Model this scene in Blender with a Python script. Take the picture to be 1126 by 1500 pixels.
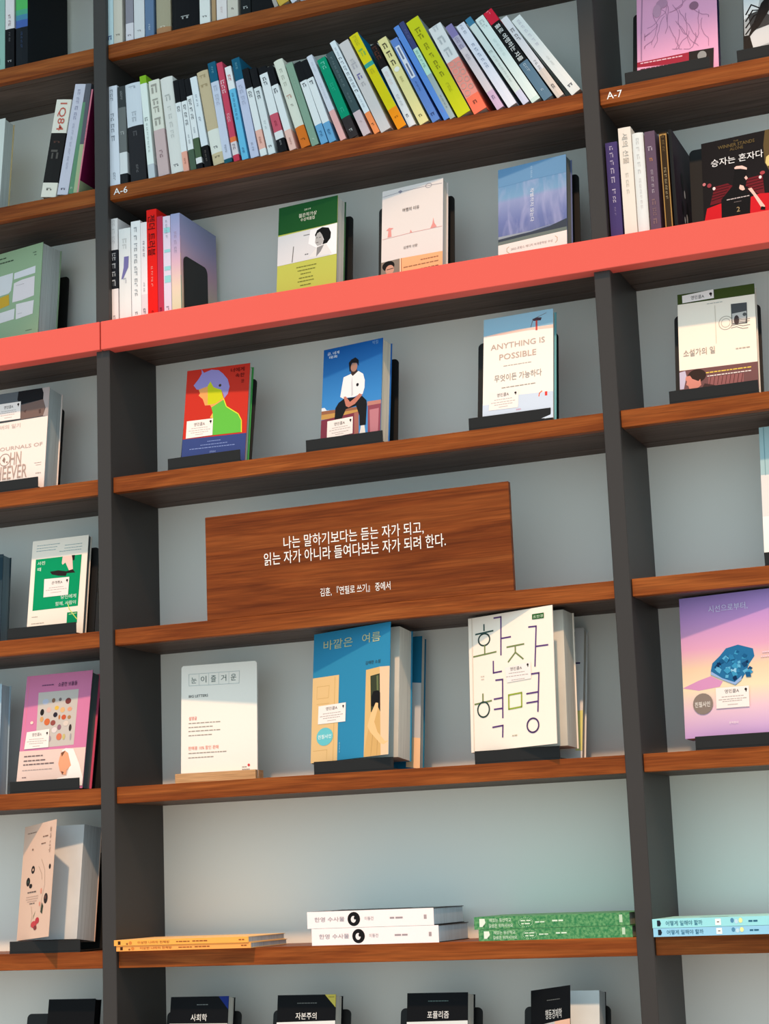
import bpy, math, random
from mathutils import Vector, Matrix, Quaternion

# ------------------------------------------------------------------ scene reset
for o in list(bpy.data.objects):
    bpy.data.objects.remove(o, do_unlink=True)
scn = bpy.context.scene
COL = scn.collection

# ------------------------------------------------------------------ camera
F_PX = 2742.576
CAM = Vector((1.60909, -2.75001, 0.09445))
YAW, PITCH, ROLL = 0.37814, 0.19491, -0.04006
fwd = Vector((-math.sin(YAW) * math.cos(PITCH), math.cos(YAW) * math.cos(PITCH), math.sin(PITCH)))
rgt = Vector((math.cos(YAW), math.sin(YAW), 0))
upv = rgt.cross(fwd)
cr_, sr_ = math.cos(ROLL), math.sin(ROLL)
Rv = cr_ * rgt + sr_ * upv
Uv = -sr_ * rgt + cr_ * upv
cam_d = bpy.data.cameras.new('camera')
cam_d.sensor_fit = 'HORIZONTAL'
cam_d.sensor_width = 36.0
cam_d.lens = F_PX / 1126 * 36.0
cam_d.clip_start = 0.05
cam = bpy.data.objects.new('camera', cam_d)
COL.objects.link(cam)
M = Matrix((Rv, Uv, -fwd)).transposed().to_4x4()
M.translation = CAM
cam.matrix_world = M
scn.camera = cam

# ------------------------------------------------------------------ light and exposure
world = bpy.data.worlds.new('sky')
scn.world = world
world.use_nodes = True
bg = world.node_tree.nodes['Background']
bg.inputs['Color'].default_value = (0.69, 0.91, 1.0, 1)
bg.inputs['Strength'].default_value = 1.08

SUN_DIR = Vector((-0.20, 1.0, -1.42)).normalized()
sun_d = bpy.data.lights.new('sun', 'SUN')
sun_d.energy = 2.9
sun_d.color = (1.0, 0.60, 0.34)
sun_d.angle = math.radians(2.0)
sun = bpy.data.objects.new('sun', sun_d)
COL.objects.link(sun)
sun.rotation_euler = SUN_DIR.to_track_quat('-Z', 'Y').to_euler()
sun.location = (0, -4, 6)

scn.view_settings.view_transform = 'Standard'
scn.view_settings.look = 'None'
scn.view_settings.gamma = 1.0
scn.view_settings.use_curve_mapping = False
scn.view_settings.exposure = 0.0

# ------------------------------------------------------------------ materials
MATS = {}
def lin(c):
    c = c / 255.0
    return c / 12.92 if c <= 0.04045 else ((c + 0.055) / 1.055) ** 2.4
def rgb(c):
    return (lin(c[0]), lin(c[1]), lin(c[2]), 1.0)
def base_mat(name, col, rough=0.5, spec=0.4, metal=0.0):
    m = bpy.data.materials.new(name)
    m.use_nodes = True
    b = m.node_tree.nodes['Principled BSDF']
    b.inputs['Base Color'].default_value = col
    b.inputs['Roughness'].default_value = rough
    b.inputs['Specular IOR Level'].default_value = spec
    b.inputs['Metallic'].default_value = metal
    return m
def paper(c):
    """printed paper, slightly satin, faint fibre variation"""
    k = ('paper',) + tuple(int(v) for v in c)
    if k not in MATS:
        m = base_mat('printed_paper_%d_%d_%d' % k[1:], rgb(c), 0.5, 0.10)
        nt = m.node_tree
        b = nt.nodes['Principled BSDF']
        tc = nt.nodes.new('ShaderNodeTexCoord')
        nz = nt.nodes.new('ShaderNodeTexNoise')
        nz.inputs['Scale'].default_value = 260
        nz.inputs['Detail'].default_value = 2
        nt.links.new(tc.outputs['Object'], nz.inputs['Vector'])
        mx = nt.nodes.new('ShaderNodeMix'); mx.data_type = 'RGBA'
        mr = nt.nodes.new('ShaderNodeMapRange')
        mr.inputs['To Min'].default_value = 0.0
        mr.inputs['To Max'].default_value = 0.09
        nt.links.new(nz.outputs['Fac'], mr.inputs['Value'])
        nt.links.new(mr.outputs['Result'], mx.inputs['Factor'])
        cc = rgb(c)
        mx.inputs['A'].default_value = cc
        mx.inputs['B'].default_value = (cc[0] * .75, cc[1] * .75, cc[2] * .75, 1)
        nt.links.new(mx.outputs['Result'], b.inputs['Base Color'])
        MATS[k] = m
    return MATS[k]
def gradient(name, stops, axis=2, length=0.2):
    """print that runs through several colours along the object's height"""
    if name in MATS:
        return MATS[name]
    m = base_mat(name, (1, 1, 1, 1), 0.45, 0.12)
    nt = m.node_tree
    tc = nt.nodes.new('ShaderNodeTexCoord')
    sp = nt.nodes.new('ShaderNodeSeparateXYZ')
    nt.links.new(tc.outputs['Object'], sp.inputs['Vector'])
    mr = nt.nodes.new('ShaderNodeMapRange')
    mr.inputs['From Max'].default_value = length
    nt.links.new(sp.outputs[axis], mr.inputs['Value'])
    rp = nt.nodes.new('ShaderNodeValToRGB')
    el = rp.color_ramp.elements
    el[0].position, el[0].color = stops[0][0], rgb(stops[0][1])
    el[1].position, el[1].color = stops[-1][0], rgb(stops[-1][1])
    for p, c in stops[1:-1]:
        e = el.new(p); e.color = rgb(c)
    nt.links.new(mr.outputs['Result'], rp.inputs['Fac'])
    nt.links.new(rp.outputs['Color'], nt.nodes['Principled BSDF'].inputs['Base Color'])
    MATS[name] = m
    return m
def pages(c=(226, 224, 214)):
    """paper edge: fine leaf lines across the block's thickness"""
    k = ('pages',) + c
    if k not in MATS:
        m = base_mat('page_edges_%d_%d_%d' % c, rgb(c), 0.8, 0.1)
        nt = m.node_tree
        tc = nt.nodes.new('ShaderNodeTexCoord')
        mp = nt.nodes.new('ShaderNodeMapping')
        mp.inputs['Scale'].default_value = (6, 900, 6)
        nz = nt.nodes.new('ShaderNodeTexNoise')
        nz.inputs['Scale'].default_value = 1.0
        nz.inputs['Detail'].default_value = 3
        nt.links.new(tc.outputs['Object'], mp.inputs['Vector'])
        nt.links.new(mp.outputs['Vector'], nz.inputs['Vector'])
        rp = nt.nodes.new('ShaderNodeValToRGB')
        el = rp.color_ramp.elements
        el[0].position, el[0].color = 0.3, rgb(tuple(v * .84 for v in c))
        el[1].position, el[1].color = 0.6, rgb(c)
        nt.links.new(nz.outputs['Fac'], rp.inputs['Fac'])
        nt.links.new(rp.outputs['Color'], nt.nodes['Principled BSDF'].inputs['Base Color'])
        MATS[k] = m
    return MATS[k]
def wood(name, dark, mid, light, rough=0.42, scale=1.0, seed=0.0):
    m = base_mat(name, mid, rough, 0.1)
    nt = m.node_tree
    b = nt.nodes['Principled BSDF']
    tc = nt.nodes.new('ShaderNodeTexCoord')
    oi = nt.nodes.new('ShaderNodeObjectInfo')
    ad = nt.nodes.new('ShaderNodeVectorMath'); ad.operation = 'MULTIPLY_ADD'
    ad.inputs[1].default_value = (1, 1, 1)
    cb = nt.nodes.new('ShaderNodeCombineXYZ')
    ml = nt.nodes.new('ShaderNodeMath'); ml.operation = 'MULTIPLY'; ml.inputs[1].default_value = 7.3
    nt.links.new(oi.outputs['Random'], ml.inputs[0])
    for i in range(3):
        nt.links.new(ml.outputs[0], cb.inputs[i])
    nt.links.new(tc.outputs['Object'], ad.inputs[0])
    nt.links.new(cb.outputs[0], ad.inputs[2])
    mp = nt.nodes.new('ShaderNodeMapping')
    mp.inputs['Scale'].default_value = (2.6 * scale, 26 * scale, 44 * scale)
    nt.links.new(ad.outputs[0], mp.inputs['Vector'])
    n1 = nt.nodes.new('ShaderNodeTexNoise')
    n1.inputs['Scale'].default_value = 1.0
    n1.inputs['Detail'].default_value = 5
    n1.inputs['Roughness'].default_value = 0.6
    n1.inputs['Distortion'].default_value = 0.9
    nt.links.new(mp.outputs['Vector'], n1.inputs['Vector'])
    mp2 = nt.nodes.new('ShaderNodeMapping')
    mp2.inputs['Scale'].default_value = (14 * scale, 260 * scale, 420 * scale)
    nt.links.new(ad.outputs[0], mp2.inputs['Vector'])
    n2 = nt.nodes.new('ShaderNodeTexNoise')
    n2.inputs['Scale'].default_value = 1.0
    n2.inputs['Detail'].default_value = 2
    nt.links.new(mp2.outputs['Vector'], n2.inputs['Vector'])
    rp = nt.nodes.new('ShaderNodeValToRGB')
    el = rp.color_ramp.elements
    el[0].position, el[0].color = 0.30, dark
    el[1].position, el[1].color = 0.70, light
    e = el.new(0.5); e.color = mid
    nt.links.new(n1.outputs['Fac'], rp.inputs['Fac'])
    mr = nt.nodes.new('ShaderNodeMapRange')
    mr.inputs['From Min'].default_value = 0.3; mr.inputs['From Max'].default_value = 0.7
    mr.inputs['To Min'].default_value = 0.72; mr.inputs['To Max'].default_value = 1.12
    nt.links.new(n2.outputs['Fac'], mr.inputs['Value'])
    vm = nt.nodes.new('ShaderNodeVectorMath'); vm.operation = 'SCALE'
    nt.links.new(rp.outputs['Color'], vm.inputs[0])
    nt.links.new(mr.outputs['Result'], vm.inputs['Scale'])
    nt.links.new(vm.outputs[0], b.inputs['Base Color'])
    return m
def grained(name, col, rough, spec, amount=0.12, scale=900):
    """painted / laminated surface with fine orange-peel"""
    m = base_mat(name, col, rough, spec)
    nt = m.node_tree
    tc = nt.nodes.new('ShaderNodeTexCoord')
    nz = nt.nodes.new('ShaderNodeTexNoise')
    nz.inputs['Scale'].default_value = scale
    nt.links.new(tc.outputs['Object'], nz.inputs['Vector'])
    bp = nt.nodes.new('ShaderNodeBump')
    bp.inputs['Strength'].default_value = amount
    bp.inputs['Distance'].default_value = 0.0005
    nt.links.new(nz.outputs['Fac'], bp.inputs['Height'])
    nt.links.new(bp.outputs['Normal'], nt.nodes['Principled BSDF'].inputs['Normal'])
    return m
WOOD = wood('walnut_edge', (0.15, 0.032, 0.006, 1), (0.25, 0.063, 0.012, 1), (0.35, 0.102, 0.022, 1))
WOODB = wood('walnut_board', (0.11, 0.022, 0.004, 1), (0.215, 0.052, 0.010, 1), (0.28, 0.078, 0.017, 1), 0.4, 0.85)
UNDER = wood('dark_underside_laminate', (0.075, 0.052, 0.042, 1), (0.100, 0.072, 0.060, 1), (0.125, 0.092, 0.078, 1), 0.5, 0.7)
TOPL = wood('shelf_top_laminate', (0.13, 0.040, 0.014, 1), (0.22, 0.07, 0.024, 1), (0.30, 0.10, 0.04, 1), 0.4, 0.7)
POST = grained('charcoal_paint', (0.040, 0.035, 0.033, 1), 0.42, 0.28)
BACK = grained('light_grey_panel', (0.90, 0.90, 0.84, 1), 0.4, 0.25, 0.05)
CORAL = grained('coral_paint', (0.76, 0.118, 0.092, 1), 0.45, 0.15, 0.08)
BLACKM = grained('matt_black_metal', (0.016, 0.0155, 0.0155, 1), 0.42, 0.18, 0.06)
BEECH = wood('beech_block', (0.50, 0.27, 0.12, 1), (0.62, 0.36, 0.17, 1), (0.70, 0.43, 0.22, 1), 0.5, 1.4)
WHITEL = paper((244, 244, 242))

# ------------------------------------------------------------------ mesh builder
class MB:
    def __init__(self):
        self.v, self.f, self.m, self.mats = [], [], [], []
    def mi(self, mat):
        if mat not in self.mats:
            self.mats.append(mat)
        return self.mats.index(mat)
    def face(self, pts, mat):
        n = len(self.v)
        self.v += [tuple(p) for p in pts]
        self.f.append(tuple(range(n, n + len(pts))))
        self.m.append(self.mi(mat))
    def mesh(self, pts, faces, mat):
        n = len(self.v)
        self.v += [tuple(p) for p in pts]
        k = self.mi(mat)
        for f in faces:
            self.f.append(tuple(n + i for i in f)); self.m.append(k)
    def box(self, x0, x1, y0, y1, z0, z1, mat):
        p = [(x0, y0, z0), (x1, y0, z0), (x1, y1, z0), (x0, y1, z0), (x0, y0, z1), (x1, y0, z1), (x1, y1, z1), (x0, y1, z1)]
        self.mesh(p, [(0, 3, 2, 1), (4, 5, 6, 7), (0, 1, 5, 4), (1, 2, 6, 5), (2, 3, 7, 6), (3, 0, 4, 7)], mat)
    def bevbox(self, x0, x1, y0, y1, z0, z1, b, mat):
        """box with chamfered edges"""
        xs, ys, zs = (x0, x1), (y0, y1), (z0, z1)
        P = {}
        pts = []
        for i in (0, 1):
            for j in (0, 1):
                for k in (0, 1):
                    sx, sy, sz = (1 - 2 * i) * b, (1 - 2 * j) * b, (1 - 2 * k) * b
                    for a in range(3):
                        q = [xs[i] + sx, ys[j] + sy, zs[k] + sz]
                        q[a] -= (sx, sy, sz)[a]
                        P[i, j, k, a] = len(pts); pts.append(tuple(q))
        F = []
        for a in range(3):
            o1, o2 = [x for x in range(3) if x != a]
            for s in (0, 1):
                def key(u, v):
                    t = [0, 0, 0]; t[a] = s; t[o1] = u; t[o2] = v
                    return P[t[0], t[1], t[2], a]
                F.append((key(0, 0), key(1, 0), key(1, 1), key(0, 1)))
        for a in range(3):
            o1, o2 = [x for x in range(3) if x != a]
            for u in (0, 1):
                for v in (0, 1):
                    t0 = [0, 0, 0]; t0[o1] = u; t0[o2] = v; t1 = list(t0); t1[a] = 1
                    F.append((P[(*t0, o1)], P[(*t1, o1)], P[(*t1, o2)], P[(*t0, o2)]))
        for i in (0, 1):
            for j in (0, 1):
                for k in (0, 1):
                    F.append((P[i, j, k, 0], P[i, j, k, 1], P[i, j, k, 2]))
        self.mesh(pts, F, mat)
    def prism(self, pts2, y0, y1, mat, plane='xz'):
        """extrude a 2D outline"""
        n = len(pts2)
        if plane == 'xz':
            a = [(p[0], y0, p[1]) for p in pts2]; b = [(p[0], y1, p[1]) for p in pts2]
        elif plane == 'yz':
            a = [(y0, p[0], p[1]) for p in pts2]; b = [(y1, p[0], p[1]) for p in pts2]
        else:
            a = [(p[0], p[1], y0) for p in pts2]; b = [(p[0], p[1], y1) for p in pts2]
        F = [tuple(range(n)), tuple(reversed(range(n, 2 * n)))]
        for i in range(n):
            j = (i + 1) % n
            F.append((i, n + i, n + j, j))
        self.mesh(a + b, F, mat)
    def build(self, name, parent=None, kind=None):
        me = bpy.data.meshes.new(name)
        me.from_pydata(self.v, [], self.f)
        for m in self.mats:
            me.materials.append(m)
        me.polygons.foreach_set('material_index', self.m)
        me.update()
        import bmesh
        bm = bmesh.new(); bm.from_mesh(me)
        bmesh.ops.recalc_face_normals(bm, faces=bm.faces)
        bm.to_mesh(me); bm.free()
        o = bpy.data.objects.new(name, me)
        COL.objects.link(o)
        if parent is not None:
            o.parent = parent
        if kind:
            o['kind'] = kind
        return o
def empty(name, loc, rot=(0, 0, 0), label=None, cat=None, group=None):
    o = bpy.data.objects.new(name, None)
    o.empty_display_size = 0.03
    COL.objects.link(o)
    o.location = loc
    o.rotation_euler = rot
    if label: o['label'] = label
    if cat: o['category'] = cat
    if group: o['group'] = group
    return o
def tag(o, label, cat, group=None):
    o['label'] = label; o['category'] = cat
    if group: o['group'] = group
    return o

TEXTS = {}
def prepare_lettering(lines, bold=0.004):
    """outlines of every line of lettering in one go, each scaled to the unit square"""
    cu = bpy.data.curves.new('lettering', 'FONT')
    cu.body = '\n'.join(lines)
    cu.resolution_u = 2
    cu.space_line = 3.0
    cu.offset = bold
    ob = bpy.data.objects.new('lettering', cu)
    me = bpy.data.meshes.new_from_object(ob)
    per = [[] for _ in lines]
    co = [v.co.copy() for v in me.vertices]
    for p in me.polygons:
        y = sum(co[i].y for i in p.vertices) / len(p.vertices)
        k = int(round((0.35 - y) / LINE_ADV))
        per[min(max(k, 0), len(lines) - 1)].append(tuple(p.vertices))
    for body, fs in zip(lines, per):
        used = sorted({i for f in fs for i in f})
        ix = {q: n for n, q in enumerate(used)}
        xs = [co[i].x for i in used]; ys = [co[i].y for i in used]
        x0, x1, y0, y1 = min(xs), max(xs), min(ys), max(ys)
        TEXTS[body] = ([((co[i].x - x0) / (x1 - x0), (co[i].y - y0) / (y1 - y0)) for i in used], [tuple(ix[i] for i in f) for f in fs], (x1 - x0) / (y1 - y0))
    bpy.data.objects.remove(ob); bpy.data.curves.remove(cu); bpy.data.meshes.remove(me)
LINE_ADV = 3.0
def text_geo(body, bold=0.0):
    return TEXTS[body]

# ------------------------------------------------------------------ book data (metres, fractions of the cover)
FACES={
 'red':{'o':(0.1363,0.0234,0.7999),'th':0.1961,'ps':0.0708,'W':0.1179,'H':0.1856,'T':0.018,'sh':3,'dec':[('p',(150,140,200),[(0.119,0.8386),(0.193,0.8986),(0.2387,0.9515),(0.2275,1.0),(0.2744,0.958),(0.3885,0.9815),(0.5059,0.9669),(0.5823,0.9228),(0.6602,0.8598),(0.696,0.7819),(0.6738,0.7089),(0.6202,0.6666),(0.6023,0.7054),(0.5685,0.7595),(0.409,0.7679),(0.3752,0.8176),(0.2913,0.7869),(0.1747,0.7917)]),('p',(238,165,95),[(0.204,0.7893),(0.3752,0.8176),(0.554,0.7607),(0.621,0.6572),(0.4261,0.589),(0.4021,0.6142),(0.3226,0.6159),(0.2796,0.6847),(0.2101,0.7278),(0.2297,0.7496)]),('p',(200,205,30),[(0.346,0.82),(0.3857,0.859),(0.4427,0.7933),(0.5685,0.7595),(0.6057,0.6678),(0.4806,0.6219),(0.3653,0.6218)]),('p',(100,190,70),[(0.621,0.6572),(0.6559,0.5894),(0.8495,0.5),(0.906,0.4218),(0.9163,0.3018),(0.4678,0.3038),(0.4586,0.4751),(0.4143,0.4878),(0.4532,0.5311),(0.4261,0.589)]),('l',(232,222,60),[(0.6134,0.6625),(0.664,0.5794),(0.8575,0.4901),(0.9132,0.4213),(0.9234,0.3013)],0.00157),('p',(240,190,90),[(0.4143,0.4878),(0.4532,0.5311),(0.4629,0.4748)]),('e',(70,60,40),0.5425,0.8067,0.0218,0.0142),('p',(55,72,130),[(0.0,0.2932),(1.0,0.2869),(1.0,0.0138),(0.0,0.032)]),('w',(130,150,205),0.3947,0.6015,0.2465,0.013,5),('w',(130,150,205),0.2902,0.7114,0.2142,0.0129,7),('w',(130,150,205),0.1208,0.8276,0.1841,0.0147,10),('t',(140,160,215),0.441,0.5335,0.1371,0.0218,'문학동네'),('t',(75,15,15),0.7029,0.9184,0.9474,0.0437,'너에게'),('t',(75,15,15),0.7802,0.9235,0.887,0.0414,'속한'),('t',(75,15,15),0.8719,0.9191,0.822,0.038,'것'),('s',[(0.0506,0.4744),(0.4658,0.4746),(0.4706,0.3036),(0.0517,0.2984)],(0.1681,0.3405,0.4308,0.0353,'영민콜A'),(0.4296,0.4478,0.0176,0.0112),[(0.1283,0.3875,0.3935),(0.0875,0.4327,0.3702),(0.1258,0.399,0.3484),(0.2001,0.3222,0.3264)])]},
 'blueman':{'o':(0.3895,0.0397,0.7999),'th':0.1248,'ps':-0.1706,'W':0.1178,'H':0.1841,'T':0.03,'sh':3,'dec':[('p',(225,232,240),[(0.0,0.3857),(0.0,0.4297),(0.0498,0.4289),(0.0908,0.3978),(0.1374,0.3971)]),('p',(150,100,75),[(0.0,0.3987),(0.6302,0.3772),(0.6327,0.3333),(0.0,0.3547)]),('p',(195,150,85),[(0.0,0.3636),(0.6317,0.3509),(0.634,0.3114),(0.0,0.3152)]),('p',(125,55,72),[(0.0,0.3108),(0.6329,0.3289),(0.6457,0.1061),(0.0,0.1269)]),('p',(165,105,95),[(0.5571,0.3242),(0.6332,0.3245),(0.6454,0.1105),(0.5694,0.1142)]),('p',(190,130,120),[(0.7725,0.4092),(1.0,0.4028),(1.0,0.3636),(0.7749,0.3654)]),('p',(145,75,90),[(0.7823,0.3689),(1.0,0.3665),(1.0,0.0897),(0.7968,0.103)]),('p',(190,125,135),[(0.8148,0.3261),(0.9683,0.3264),(0.9647,0.1023),(0.834,0.1094)]),('p',(28,28,32),[(0.3793,0.48),(0.6857,0.4715),(0.7566,0.4241),(0.7661,0.3882),(0.7589,0.1892),(0.656,0.1916),(0.6474,0.2881),(0.5868,0.3908),(0.4165,0.3748),(0.3524,0.2943),(0.2291,0.2973),(0.2376,0.4035),(0.2887,0.4506)]),('p',(238,238,242),[(0.4884,0.7102),(0.6105,0.7223),(0.6889,0.6864),(0.7199,0.6211),(0.7193,0.5509),(0.6922,0.4909),(0.6236,0.4917),(0.5481,0.4784),(0.4097,0.4854),(0.3638,0.4818),(0.313,0.5052),(0.33,0.5783),(0.3586,0.6901)]),('p',(205,205,212),[(0.4932,0.63),(0.5055,0.6816),(0.5314,0.5023),(0.5016,0.4881)]),('p',(195,125,108),[(0.3704,0.4986),(0.4089,0.4987),(0.4816,0.4377),(0.564,0.4678),(0.6382,0.5032),(0.688,0.4844),(0.5673,0.4105),(0.4617,0.3873),(0.4146,0.4057)]),('p',(60,48,46),[(0.4807,0.7111),(0.4852,0.7638),(0.5703,0.7536),(0.5953,0.7196),(0.5129,0.6852)]),('e',(165,125,110),0.5309,0.7716,0.0556,0.0463),('p',(28,24,26),[(0.4558,0.7407),(0.4401,0.8226),(0.4802,0.8489),(0.5486,0.8628),(0.6042,0.8311),(0.6076,0.7713),(0.5781,0.8059),(0.4899,0.8148),(0.4723,0.7742),(0.4811,0.7288)]),('e',(30,30,36),0.5996,0.5912,0.0215,0.016),('p',(230,225,220),[(0.6788,0.1891),(0.7394,0.1869),(0.7584,0.1157),(0.6602,0.1175),(0.6732,0.1551)]),('t',(225,235,245),0.0692,0.2698,0.9481,0.0324,'곧, 네게'),('t',(225,235,245),0.0999,0.244,0.9123,0.0288,'매혹'),('t',(120,160,205),0.8335,0.9249,0.9703,0.036,'박힘'),('s',[(0.1105,0.29),(0.5408,0.2911),(0.5457,0.1297),(0.1124,0.1234)],(0.2277,0.4088,0.2486,0.0317,'영민콜A'),(0.5028,0.2621,0.0165,0.0106),[(0.1959,0.457,0.2132),(0.1509,0.5041,0.1921),(0.1913,0.4752,0.1653),(0.2541,0.3923,0.1468)])]},
 'anything':{'o':(0.6853,0.0135,0.7999),'th':0.1659,'ps':-0.0478,'W':0.1196,'H':0.1893,'T':0.016,'sh':3,'dec':[('p',(150,190,212),[(0.0,1.0),(1.0,1.0),(1.0,0.8512),(0.8381,0.8541),(0.512,0.858),(0.2487,0.8523),(0.0,0.8408)]),('p',(252,205,190),[(0.0,0.8382),(0.2488,0.8506),(0.512,0.8546),(0.8381,0.8507),(1.0,0.8487),(1.0,0.8199),(0.643,0.8353),(0.2491,0.8309)]),('p',(75,55,65),[(0.7011,0.9296),(0.7597,0.9419),(0.8378,0.9333),(0.8249,0.9074),(0.7208,0.9121)]),('p',(205,75,65),[(0.7507,0.913),(0.7768,0.9119),(0.7772,0.8207),(0.7512,0.8219)]),('l',(110,80,80),[(0.7103,0.9235),(0.6846,0.8606)],0.00098),('l',(110,80,80),[(0.7727,0.9422),(0.9027,0.9688)],0.0008),('p',(205,218,236),[(0.5185,0.2504),(1.0,0.2373),(1.0,0.0),(0.0,0.0255),(0.0,0.2002),(0.0894,0.2002)]),('l',(230,120,90),[(0.8403,0.2522),(0.8084,0.2346),(0.8021,0.2104)],0.00189),('p',(220,70,65),[(0.8851,0.2436),(0.9196,0.2427),(0.9197,0.2047),(0.8852,0.2056)]),('t',(192,172,160),0.1053,0.8839,0.7243,0.0527,'ANYTHING IS'),('t',(196,172,158),0.2326,0.7614,0.6216,0.0544,'POSSIBLE'),('w',(185,170,160),0.2932,0.6907,0.5356,0.0118,5),('t',(165,150,140),0.1637,0.8397,0.4274,0.0655,'무엇이든 가능하다'),('w',(165,150,140),0.2701,0.7501,0.3354,0.0134,5),('t',(215,75,120),0.4812,0.5457,0.1161,0.0133,'문학동네'),('s',[(0.107,0.3031),(0.518,0.2938),(0.5068,0.1353),(0.0905,0.1416)],(0.2059,0.3755,0.2709,0.0332,'영민콜A'),(0.4703,0.2734,0.0158,0.01),[(0.1673,0.4215,0.2304),(0.122,0.4672,0.2055),(0.1681,0.4286,0.1843),(0.2339,0.3614,0.1615)])]},
 'postcard':{'o':(1.0025,0.0317,0.7999),'th':0.1934,'ps':0.0095,'W':0.1217,'H':0.1903,'T':0.016,'sh':3,'dec':[('p',(252,240,224),[(0.0,0.9049),(1.0,0.9021),(1.0,0.2886),(0.0,0.297)]),('p',(118,80,80),[(0.0,0.2986),(1.0,0.2902),(1.0,0.047),(0.0,0.0613)]),('p',(200,190,212),[(0.0,0.2821),(0.075,0.2916),(0.0901,0.2421),(0.0511,0.1302),(0.0,0.1311)]),('p',(150,95,95),[(0.3677,0.2081),(0.8183,0.2053),(0.8131,0.1191),(0.3639,0.1291)]),('l',(95,55,55),[(0.4018,0.2089),(0.3811,0.1354)],0.00105),('l',(95,55,55),[(0.4527,0.2081),(0.432,0.1347)],0.00105),('l',(95,55,55),[(0.5036,0.2073),(0.4828,0.1339)],0.00105),('l',(95,55,55),[(0.5543,0.2065),(0.5335,0.1332)],0.00105),('l',(95,55,55),[(0.605,0.2057),(0.5841,0.1325)],0.00105),('l',(95,55,55),[(0.6556,0.2049),(0.6347,0.1317)],0.00105),('l',(95,55,55),[(0.7061,0.2041),(0.6851,0.131)],0.00105),('l',(95,55,55),[(0.7566,0.2033),(0.7355,0.1302)],0.00105),('l',(95,55,55),[(0.8069,0.2025),(0.7858,0.1295)],0.00105),('e',(52,38,34),0.2234,0.2336,0.1189,0.0592),('p',(215,140,125),[(0.0842,0.2387),(0.1359,0.2418),(0.1631,0.2113),(0.2416,0.1841),(0.2652,0.2018),(0.2762,0.1452),(0.2042,0.1121),(0.1248,0.1194),(0.1091,0.1527),(0.081,0.1632),(0.0938,0.1939),(0.0739,0.2117)]),('p',(70,50,50),[(0.3199,0.157),(0.4543,0.1287),(0.2721,0.1059)]),('w',(240,205,90),0.3414,0.9159,0.249,0.0192,7),('w',(240,225,220),0.357,0.9138,0.2173,0.0174,8),('p',(80,82,84),[(0.6912,0.8404),(0.8957,0.8352),(0.8921,0.6452),(0.6921,0.6535)]),('p',(200,195,190),[(0.7009,0.7498),(0.8853,0.7575),(0.8862,0.7347),(0.8679,0.6557),(0.7038,0.6603)]),('e',(70,60,60),0.7565,0.6873,0.0338,0.044),('e',(90,90,90),0.861,0.7292,0.0247,0.0162),('o',(175,165,155),0.6171,0.6757,0.0882,0.0607,0.00077),('o',(185,175,165),0.6171,0.6757,0.0566,0.0389,0.00062),('l',(130,120,115),[(0.6858,0.642),(0.7542,0.6471),(0.8322,0.6271),(0.9227,0.6299)],0.00077),('l',(130,120,115),[(0.6846,0.6219),(0.753,0.6271),(0.8308,0.603),(0.8986,0.6042)],0.00076),('l',(130,120,115),[(0.7797,0.6971),(0.8356,0.6832),(0.926,0.6836)],0.00077),('l',(130,120,115),[(0.7786,0.677),(0.8344,0.6632),(0.9192,0.665)],0.00077),('l',(200,188,172),[(0.4855,0.8481),(0.4871,0.5006)],0.00062),('w',(180,180,175),0.3832,0.5844,0.8733,0.0115,3),('t',(165,148,138),0.0585,0.4652,0.4474,0.0656,'소설가의 일'),('w',(190,172,158),0.7324,0.9104,0.4287,0.0192,2),('s',[(0.0634,0.9808),(0.4756,1.0),(0.4776,0.9178),(0.0664,0.9119)],(0.1784,0.3524,0.949,0.0361,'영민콜A'),(0.4372,0.9616,0.0192,0.0123),[])]},
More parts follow.
